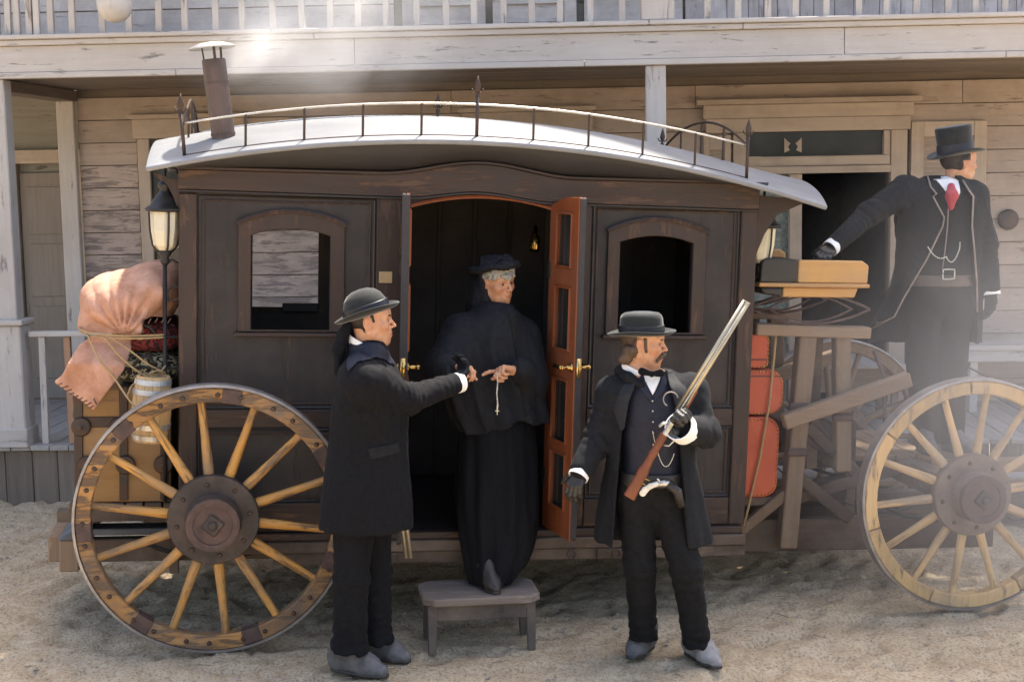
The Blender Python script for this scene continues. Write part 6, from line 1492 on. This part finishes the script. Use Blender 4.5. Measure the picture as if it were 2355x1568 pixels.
axl = (V3(wL) - eL) / np.linalg.norm(V3(wL) - eL); cuff(Dp, V3(wL) + axl * .012, axl, .052, .03)
def curlD(t, e): return (.030 * abs(math.sin(t)) ** 2 - .016) * min(1, e / .055) if e > 0 else 0
profD = [(.02, .152, 0), (.9, .153, 0), (.985, .149, 0), (1.0, .140, 0), (.955, .06, 0), (.97, .02, 0), (1.0, .004, 0), (1.0, -.003, .004), (1.0, -.006, .024), (1.0, 0, .050), (1.0, .004, .060), (1.0, -.002, .0605), (1.0, -.009, .045), (1.0, -.013, .02), (1.0, -.013, 0), (.9, -.01, 0)]
Dp.mb('top_hat', hatmesh(HD, .112, .092, profD, curlD, 44, (-.022, 0, .060), R(9)), 'felt')
Dp.mb('hat_band', hatmesh(HD, .1105, .0905, [(.985, .05, 0), (.99, .05, .001), (1.006, .008, .003), (.99, .006, 0)], lambda t, e: 0, 44, (-.022, 0, .060), R(9)), 'ribbon', smooth=False)
hb = Sdf(.004); hb.add(HD.sdf(), HD.c - .15, HD.c + .15, 0); hb.ops.append((lambda P_, F: F - .008, None, None, 0, 'w'))
def hairD2(P_):
    L = HD.loc(P_); a = np.maximum(L[0] + .024, -L[2] - .045); b_ = np.maximum(np.maximum(L[0] - .030, -L[2] + .012), .03 - np.abs(L[1])); return np.minimum(a, b_)
hb.all(hairD2); hb.ops.append((lambda P_, F: F + .002 * wob(46, 200, 60, 7)(P_), None, None, 0, 'w')); Dp.sdf('hair', hb, 'hair_dark')


# ------------------------------------------------------------------ leather hide tied over the bags, ropes
hd = thing('leather_hide', 'pinkish tan leather hide tied with rope over the carpet bags', 'hide', cw((-.42, .6, 1.5)))
def cloc(p): return V3(p) - V3((-.42, .6, 1.5))
sd = Sdf(.008)
sd.ell(cloc((-.45, .62, 1.75)), (.250, .34, .135), .06).ell(cloc((-.32, .66, 1.80)), (.16, .34, .130), .06).ell(cloc((-.50, .60, 1.68)), (.20, .31, .12), .06)
sd.ell(cloc((-.42, .60, 1.62)), (.19, .31, .09), .05).ell(cloc((-.25, .8, 1.86)), (.09, .3, .07), .05)
sd.cap(cloc((-.60, .50, 1.60)), cloc((-.38, .50, 1.585)), .10, .10, .05)
ccx, ccz = cloc((-.46, 0, 1.56))[[0, 2]]
def pleat(P_, F):
    a = np.arctan2(P_[0] - ccx, P_[2] - ccz); r_ = np.hypot(P_[0] - ccx, P_[2] - ccz)
    q = 1 - np.abs(np.sin(7.5 * a + 2.2 * np.sin(2.1 * a) + .4 * np.sin(9 * r_)))
    return F + .021 * (q - .35) * np.exp(-((r_ - .14) / .16) ** 2) * (P_[1] < .2)
sd.ops.append((pleat, None, None, 0, 'w'))
sd.all(lambda P_: np.minimum(np.maximum(P_[0] - cloc((-.335, 0, 0))[0], -1), P_[2] * 0 + 1) * 0 + (cloc((0, 0, 1.575))[2] - P_[2]) - .0, .01)
sd.add(lambda P_: np.maximum(np.maximum(cloc((-.37, 0, 0))[0] - P_[0], P_[2] - cloc((0, 0, 1.655))[2]), -9), (-.1, -1, -.3), (.6, 1, .3), .01, 's')
folds(sd, .004, 201, 22, 22)
link('hide_cover', sd.mesh('hide_cover'), 'hide', hd, smooth=True)
fl2 = Sdf(.006)
poly = [(p[0] + .42, p[1] - 1.5) for p in ((-.62, 1.565), (-.43, 1.57), (-.425, 1.50), (-.455, 1.40), (-.53, 1.30), (-.605, 1.192), (-.70, 1.255), (-.80, 1.335), (-.76, 1.37), (-.72, 1.45), (-.68, 1.52))]
ipf = inpoly(poly)
def flap(P_):
    yy = -.31 + .035 * np.sin(9 * P_[0] + 6 * P_[2]) + .02 * np.sin(25 * P_[0] - 8 * P_[2]) + .25 * (P_[2] + .0) * 0 + .10 * np.clip((.07 + P_[2]) / .1, 0, 1)
    return np.maximum(np.abs(P_[1] - yy) - .010, ipf(P_))
fl2.add(flap, (-.42, -.42, -.33), (.02, -.12, .09), 0)
link('hide_flap', fl2.mesh('hide_flap'), 'hide', hd, smooth=True)
def stitch(pts, n, L_, seed):
    r_ = random.Random(seed)
    for i in range(n):
        t = (i + .5) / n * (len(pts) - 1); k = min(len(pts) - 2, int(t)); a, b_ = V3(pts[k]), V3(pts[k + 1]); p = a + (b_ - a) * (t - k); d = (b_ - a); nn = V3((-d[2], 0, d[0])); nn /= np.linalg.norm(nn); d /= np.linalg.norm(d)
        q = (nn * .8 + d * .5) * L_ * r_.uniform(.7, 1.2)
        MB().tube([p, p + q * .5 + (0, -.003, 0), p + q], .0035, 5).build('stitch', 'stitch', hd)
stitch([cloc((-.785, .265, 1.335)), cloc((-.70, .255, 1.262)), cloc((-.61, .25, 1.205))], 9, .03, 1)
stitch([cloc((-.60, .25, 1.21)), cloc((-.53, .262, 1.31)), cloc((-.462, .268, 1.395))], 6, .03, 2)
stitch([cloc((-.37, .285, 1.66)), cloc((-.29, .30, 1.662)), cloc((-.21, .33, 1.66))], 5, -.03, 3)
rope = thing('rope', 'tan rope binding the leather hide and lashing the small barrel', 'rope', cw((-.42, .3, 1.5)))
def rl(*pts): return [V3(p) - V3((-.42, .3, 1.5)) for p in pts]
def strand(pts, r=.0048):
    P_ = [V3(p) for p in pts]; out = []
    for i in range(len(P_) - 1):
        p0_, p1_, p2_, p3_ = P_[max(0, i - 1)], P_[i], P_[i + 1], P_[min(len(P_) - 1, i + 2)]
        for t in np.linspace(0, 1, 7)[:-1]: out.append(.5 * ((2 * p1_) + (-p0_ + p2_) * t + (2 * p0_ - 5 * p1_ + 4 * p2_ - p3_) * t * t + (-p0_ + 3 * p1_ - 3 * p2_ + p3_) * t ** 3))
    out.append(P_[-1]); MB().tube(out, [r * (1 + .12 * (k % 2)) for k in range(len(out))], 7).build('strand', 'rope', rope, smooth=True)
strand(rl((-.72, .62, 1.60), (-.68, .40, 1.59), (-.58, .285, 1.582), (-.42, .265, 1.575), (-.26, .30, 1.578))); strand(rl((-.72, .62, 1.585), (-.66, .38, 1.572), (-.55, .275, 1.565), (-.40, .262, 1.562), (-.26, .30, 1.565)))
strand(rl((-.64, .33, 1.575), (-.58, .24, 1.47), (-.50, .215, 1.37), (-.42, .135, 1.27), (-.34, .112, 1.18), (-.25, .118, 1.08)))
strand(rl((-.52, .265, 1.57), (-.42, .25, 1.50), (-.33, .25, 1.43), (-.255, .30, 1.385))); strand(rl((-.55, .27, 1.565), (-.46, .25, 1.46), (-.36, .25, 1.38), (-.28, .26, 1.35), (-.25, .30, 1.375), (-.29, .25, 1.40), (-.36, .24, 1.36), (-.41, .20, 1.33), (-.43, .16, 1.28)))
strand(rl((-.25, .30, 1.42), (-.30, .25, 1.37), (-.33, .24, 1.385), (-.28, .245, 1.40), (-.245, .29, 1.36)))

# ------------------------------------------------------------------ smoke from the stove pipe, and drifting smoke round the driver
def smoke(name, lab, c, rad, dens, nscale, thr, col=(.95, .95, .96), rot=(0, 0, 0)):
    o = MB().ball((0, 0, 0), 1.0, 20).build(name, None); o.location = c; o.scale = rad; o.rotation_euler = rot
    m = bpy.data.materials.new(name); m.use_nodes = True; nt = m.node_tree; nt.nodes.remove(nt.nodes['Principled BSDF'])
    pv = nd(nt, 'ShaderNodeVolumePrincipled'); pv.inputs['Color'].default_value = (*col, 1); pv.inputs['Anisotropy'].default_value = .2
    tc = nd(nt, 'ShaderNodeTexCoord'); ln = nd(nt, 'ShaderNodeVectorMath', operation='LENGTH'); nt.links.new(tc.outputs['Object'], ln.inputs[0])
    fall = nd(nt, 'ShaderNodeMapRange'); fall.interpolation_type = 'SMOOTHSTEP'; fall.inputs[1].default_value = 1.0; fall.inputs[2].default_value = .0; fall.inputs[3].default_value = 0.0; fall.inputs[4].default_value = 1.0
    nt.links.new(ln.outputs['Value'], fall.inputs[0])
    n_ = noise(nt, tc.outputs['Object'], nscale, 4, .55, .6)
    mr = nd(nt, 'ShaderNodeMapRange'); mr.inputs[1].default_value = thr; mr.inputs[2].default_value = thr + .25; mr.inputs[3].default_value = .12; mr.inputs[4].default_value = 1.0; nt.links.new(n_, mr.inputs[0])
    a = nd(nt, 'ShaderNodeMath', operation='MULTIPLY'); nt.links.new(fall.outputs[0], a.inputs[0]); nt.links.new(mr.outputs[0], a.inputs[1])
    b_ = nd(nt, 'ShaderNodeMath', operation='MULTIPLY'); nt.links.new(a.outputs[0], b_.inputs[0]); b_.inputs[1].default_value = dens
    nt.links.new(b_.outputs[0], pv.inputs['Density']); nt.links.new(pv.outputs[0], nt.nodes['Material Output'].inputs['Volume'])
    o.data.materials.append(m); tag(o, lab, kind='stuff'); return o
ct_ = cw((.0, .42, 3.02))
smoke('chimney_smoke', 'white smoke curling out from under the stove pipe cap', ct_ + (.20, 0, .02), (.34, .18, .16), 3.6, 1.5, .40, rot=(0, R(-28), 0))
smoke('chimney_smoke', 'thin white smoke drifting up past the balcony', ct_ + (.62, .2, .24), (1.05, .5, .65), 1.5, 1.7, .44, rot=(0, R(-14), 0))
smoke('drifting_smoke', 'pale smoke drifting round the driver and the front wheel', (2.95, 7.35, 1.25), (2.0, 1.4, 1.7), .40, 1.2, .35)
# reins running forward to the team
rn = empty('reins', np.eye(3), at(2230, 850, 8.4)); tag(rn, 'two dark leather reins running forward from the footboard', 'reins')
for (a, b_) in (((2215, 838), (2430, 925)), ((2215, 870), (2430, 975))):
    p, q = at(*a, 8.5), at(*b_, 8.1); MB().tube([v_ - at(2230, 850, 8.4) for v_ in cat(p, q, .02, 10)], .006, 6).build('strap', 'black_leather', rn)
